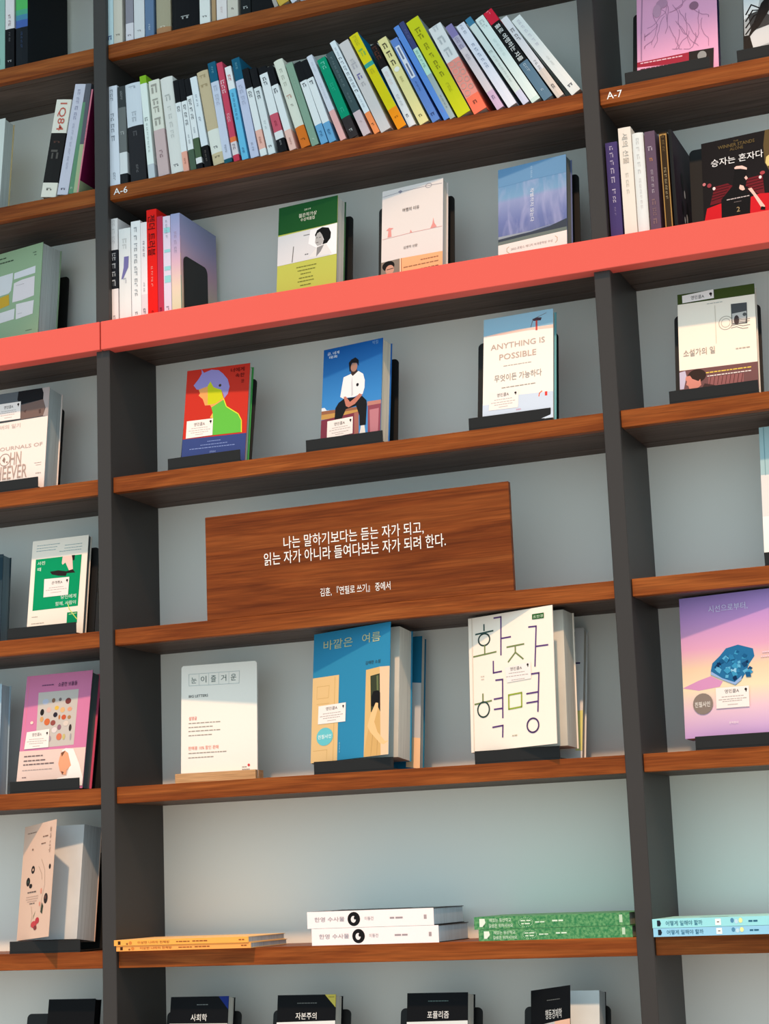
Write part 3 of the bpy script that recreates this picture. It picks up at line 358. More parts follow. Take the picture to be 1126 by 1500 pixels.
 'crystal':{'o':(0.9707,0.0439,0.2873),'th':0.063,'ps':-0.1777,'W':0.147,'H':0.2146,'T':0.03,'sh':5,'dec':[('p',(215,150,195),[(0.0,0.3576),(0.178,0.4015),(0.3117,0.4251),(0.4393,0.3801),(0.4039,0.3453),(0.1728,0.3306)]),('p',(38,110,160),[(0.3145,0.4621),(0.3349,0.514),(0.4206,0.5616),(0.4899,0.6102),(0.6216,0.6277),(0.7801,0.5904),(0.7917,0.5368),(0.7226,0.4782),(0.7031,0.4374),(0.6507,0.3881),(0.5746,0.3455),(0.4401,0.3906),(0.3128,0.4389)]),('p',(15,45,85),[(0.5099,0.5286),(0.4713,0.5221),(0.4675,0.549),(0.5062,0.5555)]),('p',(20,70,115),[(0.3992,0.4627),(0.3508,0.484),(0.3898,0.5103),(0.4381,0.4889)]),('p',(45,125,175),[(0.521,0.5554),(0.5249,0.57),(0.5457,0.5638),(0.5418,0.5493)]),('p',(20,70,115),[(0.5519,0.4077),(0.5909,0.4125),(0.5916,0.3859),(0.5527,0.3811)]),('p',(45,125,175),[(0.6137,0.4972),(0.5699,0.4833),(0.5564,0.5153),(0.6002,0.5292)]),('p',(15,45,85),[(0.3916,0.5128),(0.4268,0.5191),(0.4307,0.4946),(0.3955,0.4883)]),('p',(60,150,195),[(0.6669,0.5524),(0.7075,0.5474),(0.6939,0.5219),(0.6533,0.5269)]),('p',(95,175,215),[(0.3791,0.4877),(0.4191,0.4862),(0.4106,0.4605),(0.3706,0.4621)]),('p',(95,175,215),[(0.6104,0.512),(0.6396,0.5151),(0.6396,0.4953),(0.6105,0.4921)]),('p',(20,70,115),[(0.5062,0.5369),(0.5246,0.5212),(0.4987,0.513),(0.4802,0.5287)]),('p',(60,150,195),[(0.5801,0.504),(0.6246,0.4809),(0.5839,0.4573),(0.5392,0.4804)]),('p',(60,150,195),[(0.6126,0.5571),(0.5743,0.5659),(0.5931,0.5889),(0.6313,0.5801)]),('p',(45,125,175),[(0.4118,0.4967),(0.434,0.4915),(0.4228,0.4783),(0.4006,0.4836)]),('p',(60,150,195),[(0.5551,0.4095),(0.5375,0.4416),(0.5876,0.4454),(0.6051,0.4133)]),('p',(60,150,195),[(0.601,0.4847),(0.6142,0.4608),(0.577,0.4579),(0.5638,0.4819)]),('p',(150,205,235),[(0.5375,0.4617),(0.5591,0.4535),(0.5436,0.4413),(0.522,0.4495)]),('p',(150,205,235),[(0.5779,0.4665),(0.6108,0.4517),(0.5839,0.4337),(0.5509,0.4485)]),('p',(95,175,215),[(0.4744,0.4232),(0.5066,0.4231),(0.5014,0.4021),(0.4691,0.4022)]),('p',(95,175,215),[(0.3786,0.4571),(0.3579,0.4699),(0.38,0.4803),(0.4007,0.4675)]),('p',(60,150,195),[(0.7023,0.4751),(0.7028,0.492),(0.7274,0.4875),(0.7268,0.4707)]),('p',(95,175,215),[(0.6912,0.4117),(0.6568,0.4407),(0.7049,0.4563),(0.7392,0.4273)]),('p',(20,70,115),[(0.7405,0.4391),(0.7113,0.4544),(0.7385,0.4699),(0.7676,0.4545)]),('p',(15,45,85),[(0.413,0.5197),(0.428,0.5333),(0.4457,0.5202),(0.4307,0.5066)]),('p',(15,45,85),[(0.4172,0.5173),(0.4369,0.525),(0.4453,0.5103),(0.4257,0.5025)]),('p',(15,45,85),[(0.5473,0.3992),(0.5772,0.4157),(0.5967,0.3923),(0.5668,0.3758)]),('p',(45,125,175),[(0.6253,0.4546),(0.6316,0.4306),(0.5953,0.4322),(0.589,0.4563)]),('p',(95,175,215),[(0.6071,0.4696),(0.6062,0.4919),(0.639,0.4871),(0.6399,0.4648)]),('p',(25,90,140),[(0.6155,0.5669),(0.5941,0.5759),(0.6106,0.5878),(0.632,0.5788)]),('p',(15,45,85),[(0.3884,0.4904),(0.4098,0.4947),(0.4128,0.4797),(0.3915,0.4754)]),('p',(15,45,85),[(0.4082,0.5143),(0.4116,0.5),(0.3899,0.5013),(0.3865,0.5156)]),('p',(95,175,215),[(0.48,0.4771),(0.5318,0.4788),(0.5262,0.4447),(0.4744,0.4429)]),('p',(95,175,215),[(0.373,0.4574),(0.3957,0.4861),(0.4346,0.4643),(0.4119,0.4356)]),('p',(95,175,215),[(0.4841,0.5606),(0.5235,0.5379),(0.484,0.5177),(0.4445,0.5404)]),('p',(15,45,85),[(0.6972,0.5412),(0.6903,0.5293),(0.6738,0.5367),(0.6808,0.5487)]),('p',(60,150,195),[(0.5001,0.4761),(0.5407,0.4483),(0.4934,0.4285),(0.4527,0.4563)]),('p',(60,150,195),[(0.7311,0.4106),(0.6973,0.4345),(0.7379,0.4509),(0.7715,0.427)]),('p',(15,45,85),[(0.6982,0.5065),(0.7204,0.5143),(0.7283,0.4979),(0.7061,0.4901)]),('p',(45,125,175),[(0.5177,0.5281),(0.4924,0.5052),(0.4626,0.5273),(0.4879,0.5502)]),('p',(25,90,140),[(0.4443,0.5343),(0.4641,0.5128),(0.4292,0.5052),(0.4094,0.5268)]),('p',(60,150,195),[(0.5741,0.5073),(0.5582,0.5003),(0.5503,0.5124),(0.5662,0.5194)]),('p',(45,125,175),[(0.5325,0.5244),(0.5185,0.5519),(0.5611,0.5543),(0.5751,0.5268)]),('p',(25,90,140),[(0.6957,0.3947),(0.6845,0.4301),(0.7381,0.4289),(0.7492,0.3937)]),('p',(15,45,85),[(0.3801,0.4971),(0.3966,0.5125),(0.4169,0.498),(0.4004,0.4826)]),('p',(20,70,115),[(0.6946,0.5053),(0.7197,0.4787),(0.6769,0.4687),(0.6517,0.4952)]),('p',(25,90,140),[(0.6849,0.5605),(0.7163,0.547),(0.6916,0.5296),(0.6602,0.5431)]),('p',(45,125,175),[(0.5345,0.5243),(0.515,0.5557),(0.5642,0.5607),(0.5836,0.5293)]),('p',(150,180,225),[(0.3223,0.4563),(0.4409,0.4011),(0.5682,0.3669),(0.6524,0.409),(0.6419,0.3781),(0.5748,0.3475),(0.4401,0.3906),(0.3125,0.4357)]),('e',(140,126,118),0.2152,0.2349,0.1095,0.0742),('t',(245,240,236),0.1272,0.2925,0.2314,0.0382,'친필사인'),('t',(215,212,240),0.3227,0.749,0.8978,0.0518,'시선으로부터,'),('t',(245,235,240),0.4894,0.5862,0.0879,0.0166,'문학동네'),('w',(235,205,220),0.8815,1.0012,0.5583,0.0166,3),('w',(235,205,220),0.863,0.9985,0.5275,0.0166,3),('s',[(0.3624,0.3372),(0.7187,0.3335),(0.7148,0.1896),(0.3595,0.1929)],(0.4578,0.612,0.3068,0.0273,'영민콜A'),(0.6847,0.3115,0.0138,0.0095),[(0.4226,0.6572,0.2697),(0.3885,0.6879,0.2515),(0.4282,0.6384,0.2376),(0.4831,0.5914,0.2132)])]},
 'pinkart':{'o':(0.9703,0.0317,1.331),'th':0.2498,'ps':0.0325,'W':0.1312,'H':0.21,'T':0.02,'sh':2,'dec':[('l',(178,128,160),[(0.0898,1.3082),(0.0561,0.503),(0.0519,0.2363)],0.00208),('l',(178,128,160),[(0.2468,0.7455),(0.2637,0.727),(0.2853,0.7117),(0.3022,0.6932),(0.3264,0.6811),(0.3501,0.6683),(0.3659,0.6494),(0.3728,0.6285),(0.3729,0.6078),(0.3758,0.5869),(0.383,0.5661),(0.383,0.5455),(0.384,0.5248),(0.3831,0.5044),(0.3723,0.4871),(0.3629,0.4692),(0.3551,0.4506)],0.0008),('l',(178,128,160),[(0.3709,0.7427),(0.3706,0.722),(0.376,0.7009),(0.3709,0.6812),(0.3665,0.6614),(0.3513,0.6464),(0.3311,0.6356),(0.308,0.6283),(0.2893,0.6161),(0.2733,0.6017),(0.2589,0.5863),(0.2442,0.571),(0.2239,0.5603),(0.2033,0.55),(0.1819,0.5406),(0.1567,0.5371),(0.1314,0.5337)],0.0008),('l',(178,128,160),[(0.2039,0.672),(0.2065,0.651),(0.2086,0.63),(0.2211,0.61),(0.2305,0.5894),(0.2467,0.5708),(0.2537,0.5499),(0.2542,0.5292),(0.2468,0.5105),(0.2385,0.4921),(0.2348,0.4722),(0.2292,0.4529),(0.2177,0.436),(0.2059,0.4192),(0.1888,0.4058),(0.1819,0.387),(0.1824,0.3665)],0.0008),('l',(178,128,160),[(0.3473,0.6186),(0.3291,0.606),(0.3152,0.5902),(0.3037,0.5732),(0.2958,0.5545),(0.2862,0.5366),(0.2823,0.5168),(0.2775,0.4972),(0.2704,0.4784),(0.2582,0.4617),(0.2517,0.4428),(0.257,0.422),(0.2556,0.4018),(0.2476,0.3833),(0.233,0.3682),(0.2198,0.3523),(0.2086,0.3353)],0.0008),('l',(178,128,160),[(0.2634,0.5517),(0.2491,0.5362),(0.2339,0.5214),(0.2141,0.5102),(0.1926,0.501),(0.1757,0.4874),(0.1574,0.4749),(0.1337,0.4685),(0.1121,0.4594),(0.0965,0.4507),(0.0965,0.4463),(0.0964,0.4419),(0.0964,0.4436),(0.0965,0.4468),(0.0966,0.4571),(0.0969,0.4732),(0.0971,0.4854)],0.0008),('l',(178,128,160),[(0.1591,0.4879),(0.1392,0.4769),(0.1188,0.4663),(0.0967,0.4593),(0.0965,0.4489),(0.0963,0.4386),(0.0962,0.4281),(0.0961,0.4244),(0.096,0.42),(0.0961,0.4227),(0.0961,0.4273),(0.0963,0.4345),(0.0965,0.4489),(0.0966,0.4553),(0.0967,0.4624),(0.0968,0.4651),(0.097,0.4759)],0.00079),('l',(178,128,160),[(0.4526,0.7143),(0.4675,0.6951),(0.4842,0.6767),(0.4996,0.6578),(0.5144,0.6387),(0.5238,0.6181),(0.524,0.5975),(0.5229,0.577),(0.5204,0.5569),(0.5167,0.537),(0.5248,0.5164),(0.533,0.4959),(0.5434,0.4757),(0.559,0.4572),(0.5691,0.437),(0.5862,0.4193),(0.6068,0.404)],0.0008),('l',(178,128,160),[(0.5331,0.6543),(0.5397,0.6334),(0.5503,0.6131),(0.5688,0.596),(0.5862,0.5782),(0.5954,0.5577),(0.6073,0.5378),(0.6208,0.5184),(0.6405,0.5023),(0.6576,0.4846),(0.6672,0.4643),(0.6784,0.4444),(0.6904,0.4248),(0.7003,0.4047),(0.719,0.3881),(0.7363,0.3707),(0.758,0.3568)],0.0008),('l',(178,128,160),[(0.6136,0.6104),(0.6114,0.5902),(0.6091,0.57),(0.6169,0.5494),(0.6169,0.5289),(0.6184,0.5082),(0.6263,0.4877),(0.6255,0.4673),(0.625,0.447),(0.6207,0.4274),(0.6213,0.407),(0.6276,0.3864),(0.6299,0.3659),(0.6363,0.3454),(0.6442,0.3251),(0.6574,0.3059),(0.66,0.2855)],0.00079),('l',(178,128,160),[(0.6969,0.6614),(0.7118,0.6424),(0.7257,0.6231),(0.747,0.6082),(0.7696,0.5948),(0.7924,0.5817),(0.8158,0.5693),(0.8419,0.5645),(0.8681,0.5618),(0.893,0.5524),(0.8958,0.5473),(0.8954,0.5354),(0.8952,0.5319),(0.8954,0.5362),(0.8956,0.5422),(0.8958,0.5468),(0.8957,0.5443)],0.0008),('l',(178,128,160),[(0.7768,0.6175),(0.7788,0.5968),(0.7728,0.5775),(0.7679,0.558),(0.7648,0.5381),(0.7654,0.5175),(0.7651,0.4971),(0.773,0.4766),(0.7726,0.4563),(0.7695,0.4365),(0.7639,0.4173),(0.769,0.3967),(0.7626,0.3778),(0.7486,0.3624),(0.7362,0.3461),(0.7258,0.3288),(0.7201,0.3098)],0.00079),('l',(178,128,160),[(0.8143,0.533),(0.8027,0.5161),(0.8013,0.4959),(0.7985,0.4759),(0.8012,0.4553),(0.8038,0.4347),(0.8151,0.415),(0.8246,0.3949),(0.8359,0.3752),(0.8534,0.358),(0.8748,0.3439),(0.8872,0.3276),(0.8866,0.3128),(0.8859,0.296),(0.8853,0.2793),(0.8847,0.2662),(0.8845,0.2598)],0.00079),('l',(178,128,160),[(0.4891,0.5499),(0.5028,0.5305),(0.5206,0.5129),(0.5383,0.4955),(0.5594,0.4804),(0.5732,0.4612),(0.588,0.4424),(0.599,0.4225),(0.6172,0.4054),(0.6368,0.3894),(0.6486,0.3697),(0.6602,0.3501),(0.6792,0.3338),(0.6978,0.3172),(0.7212,0.3053),(0.7437,0.2922),(0.7609,0.2749)],0.0008),('l',(178,128,160),[(0.4063,0.5147),(0.4156,0.4943),(0.4233,0.4737),(0.4344,0.4536),(0.4477,0.4342),(0.4575,0.414),(0.475,0.3964),(0.4825,0.3759),(0.4847,0.3554),(0.4947,0.3353),(0.5133,0.3186),(0.523,0.2985),(0.5217,0.2784),(0.5217,0.2783),(0.5293,0.2773),(0.5392,0.2758),(0.5561,0.2734)],0.00079),('l',(178,128,160),[(0.5276,0.4653),(0.532,0.4446),(0.5312,0.4243),(0.5258,0.405),(0.5219,0.3854),(0.5125,0.3676),(0.5055,0.3489),(0.508,0.3283),(0.5034,0.3089),(0.4886,0.2941),(0.4806,0.2843),(0.476,0.2849),(0.4648,0.2865),(0.452,0.2884),(0.4496,0.2887),(0.4482,0.2889),(0.4387,0.2903)],0.00079),('l',(178,128,160),[(0.6486,0.4318),(0.6485,0.4114),(0.6385,0.3939),(0.6242,0.3786),(0.6036,0.3687),(0.5816,0.3603),(0.5622,0.3491),(0.548,0.3338),(0.5347,0.3181),(0.5223,0.3017),(0.5106,0.2851),(0.4991,0.2816),(0.4934,0.2824),(0.4878,0.2832),(0.4764,0.2849),(0.4622,0.2869),(0.4518,0.2884)],0.00079),('l',(178,128,160),[(0.7287,0.4043),(0.7347,0.3838),(0.7319,0.364),(0.7294,0.3441),(0.7162,0.3283),(0.7066,0.3106),(0.6995,0.292),(0.6858,0.2766),(0.6647,0.2673),(0.6458,0.2605),(0.6374,0.2617),(0.6226,0.2638),(0.6039,0.2665),(0.5927,0.2681),(0.5927,0.2681),(0.5858,0.2691),(0.5826,0.2696)],0.00078),('l',(178,128,160),[(0.1986,0.4033),(0.1756,0.3961),(0.1528,0.3886),(0.131,0.3797),(0.1088,0.3714),(0.095,0.3593),(0.0947,0.3418),(0.0947,0.3398),(0.0947,0.3398),(0.0947,0.3398),(0.0947,0.3398),(0.0947,0.3398),(0.0947,0.3402),(0.0948,0.347),(0.0949,0.3532),(0.095,0.3582),(0.0951,0.363)],0.00079),('l',(178,128,160),[(0.2913,0.8836),(0.3023,0.8629),(0.3185,0.8439),(0.3331,0.8243),(0.3397,0.8031),(0.355,0.7838),(0.3631,0.7628),(0.3772,0.7432),(0.3857,0.7223),(0.3967,0.7019),(0.3989,0.6809),(0.3969,0.6605),(0.3944,0.6402),(0.3886,0.6208),(0.3851,0.6008),(0.3817,0.5808),(0.3801,0.5605)],0.00081),('l',(178,128,160),[(0.5396,0.8774),(0.5499,0.8567),(0.5526,0.8356),(0.552,0.8148),(0.5629,0.7943),(0.5733,0.7737),(0.5794,0.7527),(0.579,0.7319),(0.5794,0.7111),(0.5718,0.6923),(0.5561,0.6777),(0.533,0.6706),(0.5094,0.6643),(0.4858,0.6579),(0.4612,0.6533),(0.4374,0.6472),(0.4115,0.6459)],0.00081),('l',(178,128,160),[(0.7248,0.8809),(0.7202,0.8609),(0.7158,0.8409),(0.7227,0.8199),(0.7189,0.7998),(0.7042,0.7844),(0.6897,0.7689),(0.6674,0.7607),(0.65,0.7473),(0.6259,0.742),(0.606,0.7309),(0.5868,0.7192),(0.5732,0.7032),(0.5515,0.6941),(0.5305,0.6843),(0.5094,0.6745),(0.4836,0.6732)],0.00081),('l',(178,128,160),[(0.419,1.0095),(0.4221,0.9881),(0.4163,0.9684),(0.4092,0.9491),(0.4035,0.9293),(0.3904,0.9128),(0.3735,0.8988),(0.3512,0.8903),(0.3323,0.878),(0.3088,0.871),(0.2908,0.858),(0.2749,0.8433),(0.252,0.8355),(0.2285,0.8286),(0.204,0.8235),(0.1801,0.8171),(0.1531,0.8199)],0.00081),('l',(178,128,160),[(0.2122,1.091),(0.2105,1.0701),(0.2198,1.0488),(0.2283,1.0274),(0.2455,1.0086),(0.2576,0.988),(0.2768,0.9704),(0.3012,0.9579),(0.3275,0.9496),(0.3543,0.9438),(0.3801,0.9341),(0.4058,0.9243),(0.427,0.9085),(0.4532,0.9004),(0.4797,0.8995),(0.506,0.8998),(0.5292,0.907)],0.00082),('l',(178,128,160),[(0.6276,1.0579),(0.6293,1.0365),(0.6318,1.0152),(0.6412,0.9942),(0.6468,0.9728),(0.6522,0.9515),(0.6482,0.9313),(0.6389,0.9129),(0.6225,0.8986),(0.6043,0.8859),(0.5955,0.8673),(0.5795,0.8528),(0.5655,0.8369),(0.5512,0.8213),(0.5284,0.8136),(0.5039,0.8087),(0.4791,0.8043)],0.00082),('e',(190,140,170),0.3192,0.7426,0.072,0.0448),('e',(150,105,130),0.7175,0.6662,0.0567,0.0395),('e',(200,150,178),0.2558,0.6802,0.0515,0.0636),('p',(165,38,62),[(0.0,0.2208),(0.642,0.23),(0.6388,0.13),(0.0,0.0898)]),('p',(238,170,204),[(0.0,0.1736),(0.6389,0.1346),(0.637,0.0764),(0.0,0.0898)]),('p',(28,26,30),[(0.6421,0.2331),(0.9474,0.2295),(0.9353,0.0345),(0.636,0.0458)]),('e',(150,150,150),0.8011,0.1763,0.0558,0.0428),('w',(235,190,205),0.0411,0.5607,0.2063,0.0217,6),('w',(120,60,80),0.0403,0.4578,0.1493,0.0186,5)]},
 'photo':{'o':(1.1433,0.0346,1.331),'th':0.3044,'ps':0.0279,'W':0.1327,'H':0.21,'T':0.02,'sh':2,'dec':[('p',(225,228,230),[(0.0,0.7308),(0.216,0.7164),(0.1691,0.5264),(0.0,0.4525)]),('p',(210,212,215),[(0.0632,0.3155),(0.2993,0.3592),(0.2918,0.1835),(0.0963,0.1497)]),('p',(60,62,64),[(0.0499,0.4965),(0.2082,0.5201),(0.3035,0.4559),(0.2993,0.3592),(0.0832,0.3286)]),('p',(22,22,24),[(0.1051,0.3899),(0.2108,0.5853),(0.3126,0.6674),(0.3056,0.5044),(0.1823,0.3615),(0.042,0.2704)]),('p',(16,16,18),[(0.0,0.2925),(0.0623,0.2914),(0.1059,0.1482),(0.0,0.1551)]),('l',(24,24,26),[(0.2472,0.5138),(0.0926,0.588),(0.0263,0.5003)],0.00238),('l',(24,24,26),[(0.2472,0.5138),(0.1063,0.53),(0.0241,0.4353)],0.00238),('l',(24,24,26),[(0.2472,0.5138),(0.1199,0.4722),(0.0219,0.3706)],0.00238),('l',(24,24,26),[(0.2472,0.5138),(0.1334,0.4147),(0.0197,0.3062)],0.00238),('l',(24,24,26),[(0.2472,0.5138),(0.147,0.3574),(0.0175,0.242)],0.00238)]},
 'winner':{'o':(1.0598,0.0311,1.0655),'th':0.1211,'ps':-0.0899,'W':0.1363,'H':0.1576,'T':0.02,'sh':'r','dec':[('p',(95,78,48),[(0.759,1.0),(1.0,1.0),(1.0,0.5526),(0.7927,0.5398),(0.739,0.6459),(0.7321,0.8395)]),('p',(222,200,130),[(0.7591,0.7059),(0.8287,0.7399),(0.8479,0.6244),(0.7705,0.5999),(0.7474,0.6443)]),('p',(105,24,34),[(0.1402,0.4944),(0.2962,0.5046),(0.363,0.4598),(0.3091,0.4102),(0.2099,0.3093),(0.08,0.3017)]),('l',(40,10,14),[(0.1308,0.4762),(0.3296,0.4821)],0.00113),('l',(40,10,14),[(0.1233,0.4439),(0.3068,0.4529)],0.00112),('l',(40,10,14),[(0.1159,0.4117),(0.2839,0.4237)],0.00113),('l',(40,10,14),[(0.1084,0.3795),(0.2611,0.3945)],0.00113),('l',(40,10,14),[(0.101,0.3473),(0.2382,0.3654)],0.00112),('p',(110,26,36),[(0.5196,0.5134),(0.7072,0.5231),(0.7218,0.3158),(0.6379,0.3278),(0.5732,0.3916),(0.4989,0.4377)]),('l',(45,10,14),[(0.5185,0.4897),(0.7145,0.4995)],0.00112),('l',(45,10,14),[(0.5169,0.4581),(0.7128,0.468)],0.00112),('l',(45,10,14),[(0.5154,0.4266),(0.7112,0.4366)],0.00112),('l',(45,10,14),[(0.5138,0.395),(0.7096,0.4052)],0.00111),('l',(45,10,14),[(0.5123,0.3636),(0.7079,0.3738)],0.00112),('p',(205,28,38),[(0.0441,0.2724),(0.2138,0.3006),(0.2092,0.0634),(0.0,0.1025)]),('p',(205,28,38),[(0.5475,0.3014),(0.663,0.323),(0.9553,0.2872),(0.9354,0.0),(0.5328,0.0)]),('p',(16,15,17),[(0.3546,0.4653),(0.3891,0.6509),(0.5083,0.6315),(0.5285,0.5196),(0.5073,0.4361),(0.4465,0.4158),(0.5617,0.3304),(0.5328,0.0),(0.2092,0.0634),(0.2156,0.3401)]),('p',(240,200,190),[(0.3808,0.6565),(0.4073,0.6714),(0.4756,0.6644),(0.5297,0.6313),(0.5286,0.6091),(0.457,0.6335),(0.3887,0.6429)]),('p',(240,195,182),[(0.43,0.427),(0.4402,0.4609),(0.4819,0.4409),(0.4969,0.3983),(0.471,0.3913),(0.4377,0.4096)]),('p',(242,195,182),[(0.5311,0.3997),(0.5738,0.4034),(0.6209,0.3271),(0.7188,0.1785),(0.713,0.1481),(0.6761,0.1668),(0.5869,0.3256)]),('p',(18,16,18),[(0.6769,0.1824),(0.7224,0.166),(0.7208,0.1349),(0.6624,0.1457)]),('p',(235,190,180),[(0.4946,0.5262),(0.5169,0.5458),(0.5367,0.514),(0.5146,0.4984)]),('e',(250,225,225),0.1351,0.4754,0.0172,0.0176),('e',(250,225,225),0.6805,0.4981,0.0168,0.0174),('e',(200,120,125),0.0205,0.5415,0.019,0.0176),('e',(150,60,70),0.0805,0.5179,0.0258,0.0237),('e',(170,70,75),0.7081,0.5405,0.0294,0.0198),('w',(200,190,190),0.279,0.5446,0.3229,0.019,4),('w',(130,120,120),0.3631,0.4488,0.2824,0.0095,3),('t',(110,94,58),0.3859,0.4447,0.9506,0.0176,'THE'),('t',(112,95,58),0.2017,0.6337,0.9119,0.0373,'WINNER STANDS'),('t',(105,88,55),0.3406,0.4983,0.868,0.034,'ALONE'),('t',(240,240,242),0.1122,0.7277,0.753,0.084,'승자는 혼자다'),('t',(165,145,105),0.3916,0.4294,0.1984,0.0521,'2')]},
 'grey4':{'o':(1.1135,0.0247,0.5356),'th':0.1757,'ps':-0.0152,'W':0.1335,'H':0.223,'T':0.04,'sh':4,'dec':[('p',(225,222,220),[(0.0,0.6478),(0.2015,0.643),(0.1791,0.338),(0.0,0.3456)]),('p',(250,245,238),[(0.0,0.3456),(0.1794,0.3429),(0.1563,0.0283),(0.0,0.0384)]),('l',(110,150,160),[(0.0517,0.9957),(0.054,0.6443)],0.0009)]},
 'soc':{'o':(0.081,0.0305,-0.2615),'th':0.159,'ps':0.0083,'W':0.1057,'H':0.1863,'T':0.025,'sh':7,'dec':[('p',(25,45,120),[(0.8241,1.0),(1.0,1.0),(1.0,0.8873)]),('w',(120,125,125),0.4589,0.6492,0.9302,0.0131,3),('t',(225,228,228),0.3648,0.6425,0.821,0.0605,'사회학'),('p',(205,205,205),[(0.0,0.7715),(1.0,0.7694),(1.0,0.5952),(0.0,0.5988)])]},
 'cap':{'o':(0.2751,0.0301,-0.2615),'th':0.1613,'ps':0.0087,'W':0.1017,'H':0.1863,'T':0.03,'sh':7,'dec':[('p',(200,185,85),[(0.8107,1.0),(1.0,1.0),(1.0,0.8913)]),('w',(90,85,40),0.8772,0.9726,0.9792,0.0098,2),('w',(110,112,110),0.3434,0.6782,0.9306,0.0126,5),('t',(225,228,228),0.3221,0.6807,0.8238,0.0574,'자본주의'),('p',(222,226,228),[(0.0,0.773),(1.0,0.7835),(1.0,0.5901),(0.0,0.5936)])]},
 'pop':{'o':(0.4989,0.0299,-0.2615),'th':0.1625,'ps':0.0065,'W':0.1004,'H':0.1862,'T':0.035,'sh':7,'dec':[('w',(90,110,108),0.3495,0.6809,0.9326,0.0138,5),('t',(222,226,228),0.3383,0.6928,0.8218,0.0593,'포퓰리즘'),('p',(215,222,224),[(0.0,0.7652),(1.0,0.7732),(1.0,0.5839),(0.0,0.5872)])]},
 'beh':{'o':(0.7014,0.0292,-0.2615),'th':0.1656,'ps':0.0009,'W':0.1084,'H':0.1869,'T':0.035,'sh':7,'dec':[]},
 'black0':{'o':(-0.1524,0.0312,-0.2615),'th':0.156,'ps':0.0087,'W':0.0901,'H':0.1857,'T':0.02,'sh':7,'dec':[]},
 'navy4':{'o':(-0.416,0.0354,0.5356),'th':0.0784,'ps':0.082,'W':0.173,'H':0.1615,'T':0.03,'sh':4,'dec':[('p',(20,45,60),[(0.0,1.0),(1.0,0.9637),(1.0,0.707),(0.0,0.7572)])]},
 'pale5':{'o':(-0.4427,0.0473,0.2708),'th':0.067,'ps':0.0089,'W':0.1953,'H':0.1939,'T':0.03,'sh':5,'dec':[]},
 'tan0':{'o':(-0.3843,0.0348,1.331),'th':0.1054,'ps':-0.0353,'W':0.1518,'H':0.1904,'T':0.03,'sh':2,'dec':[]},
}
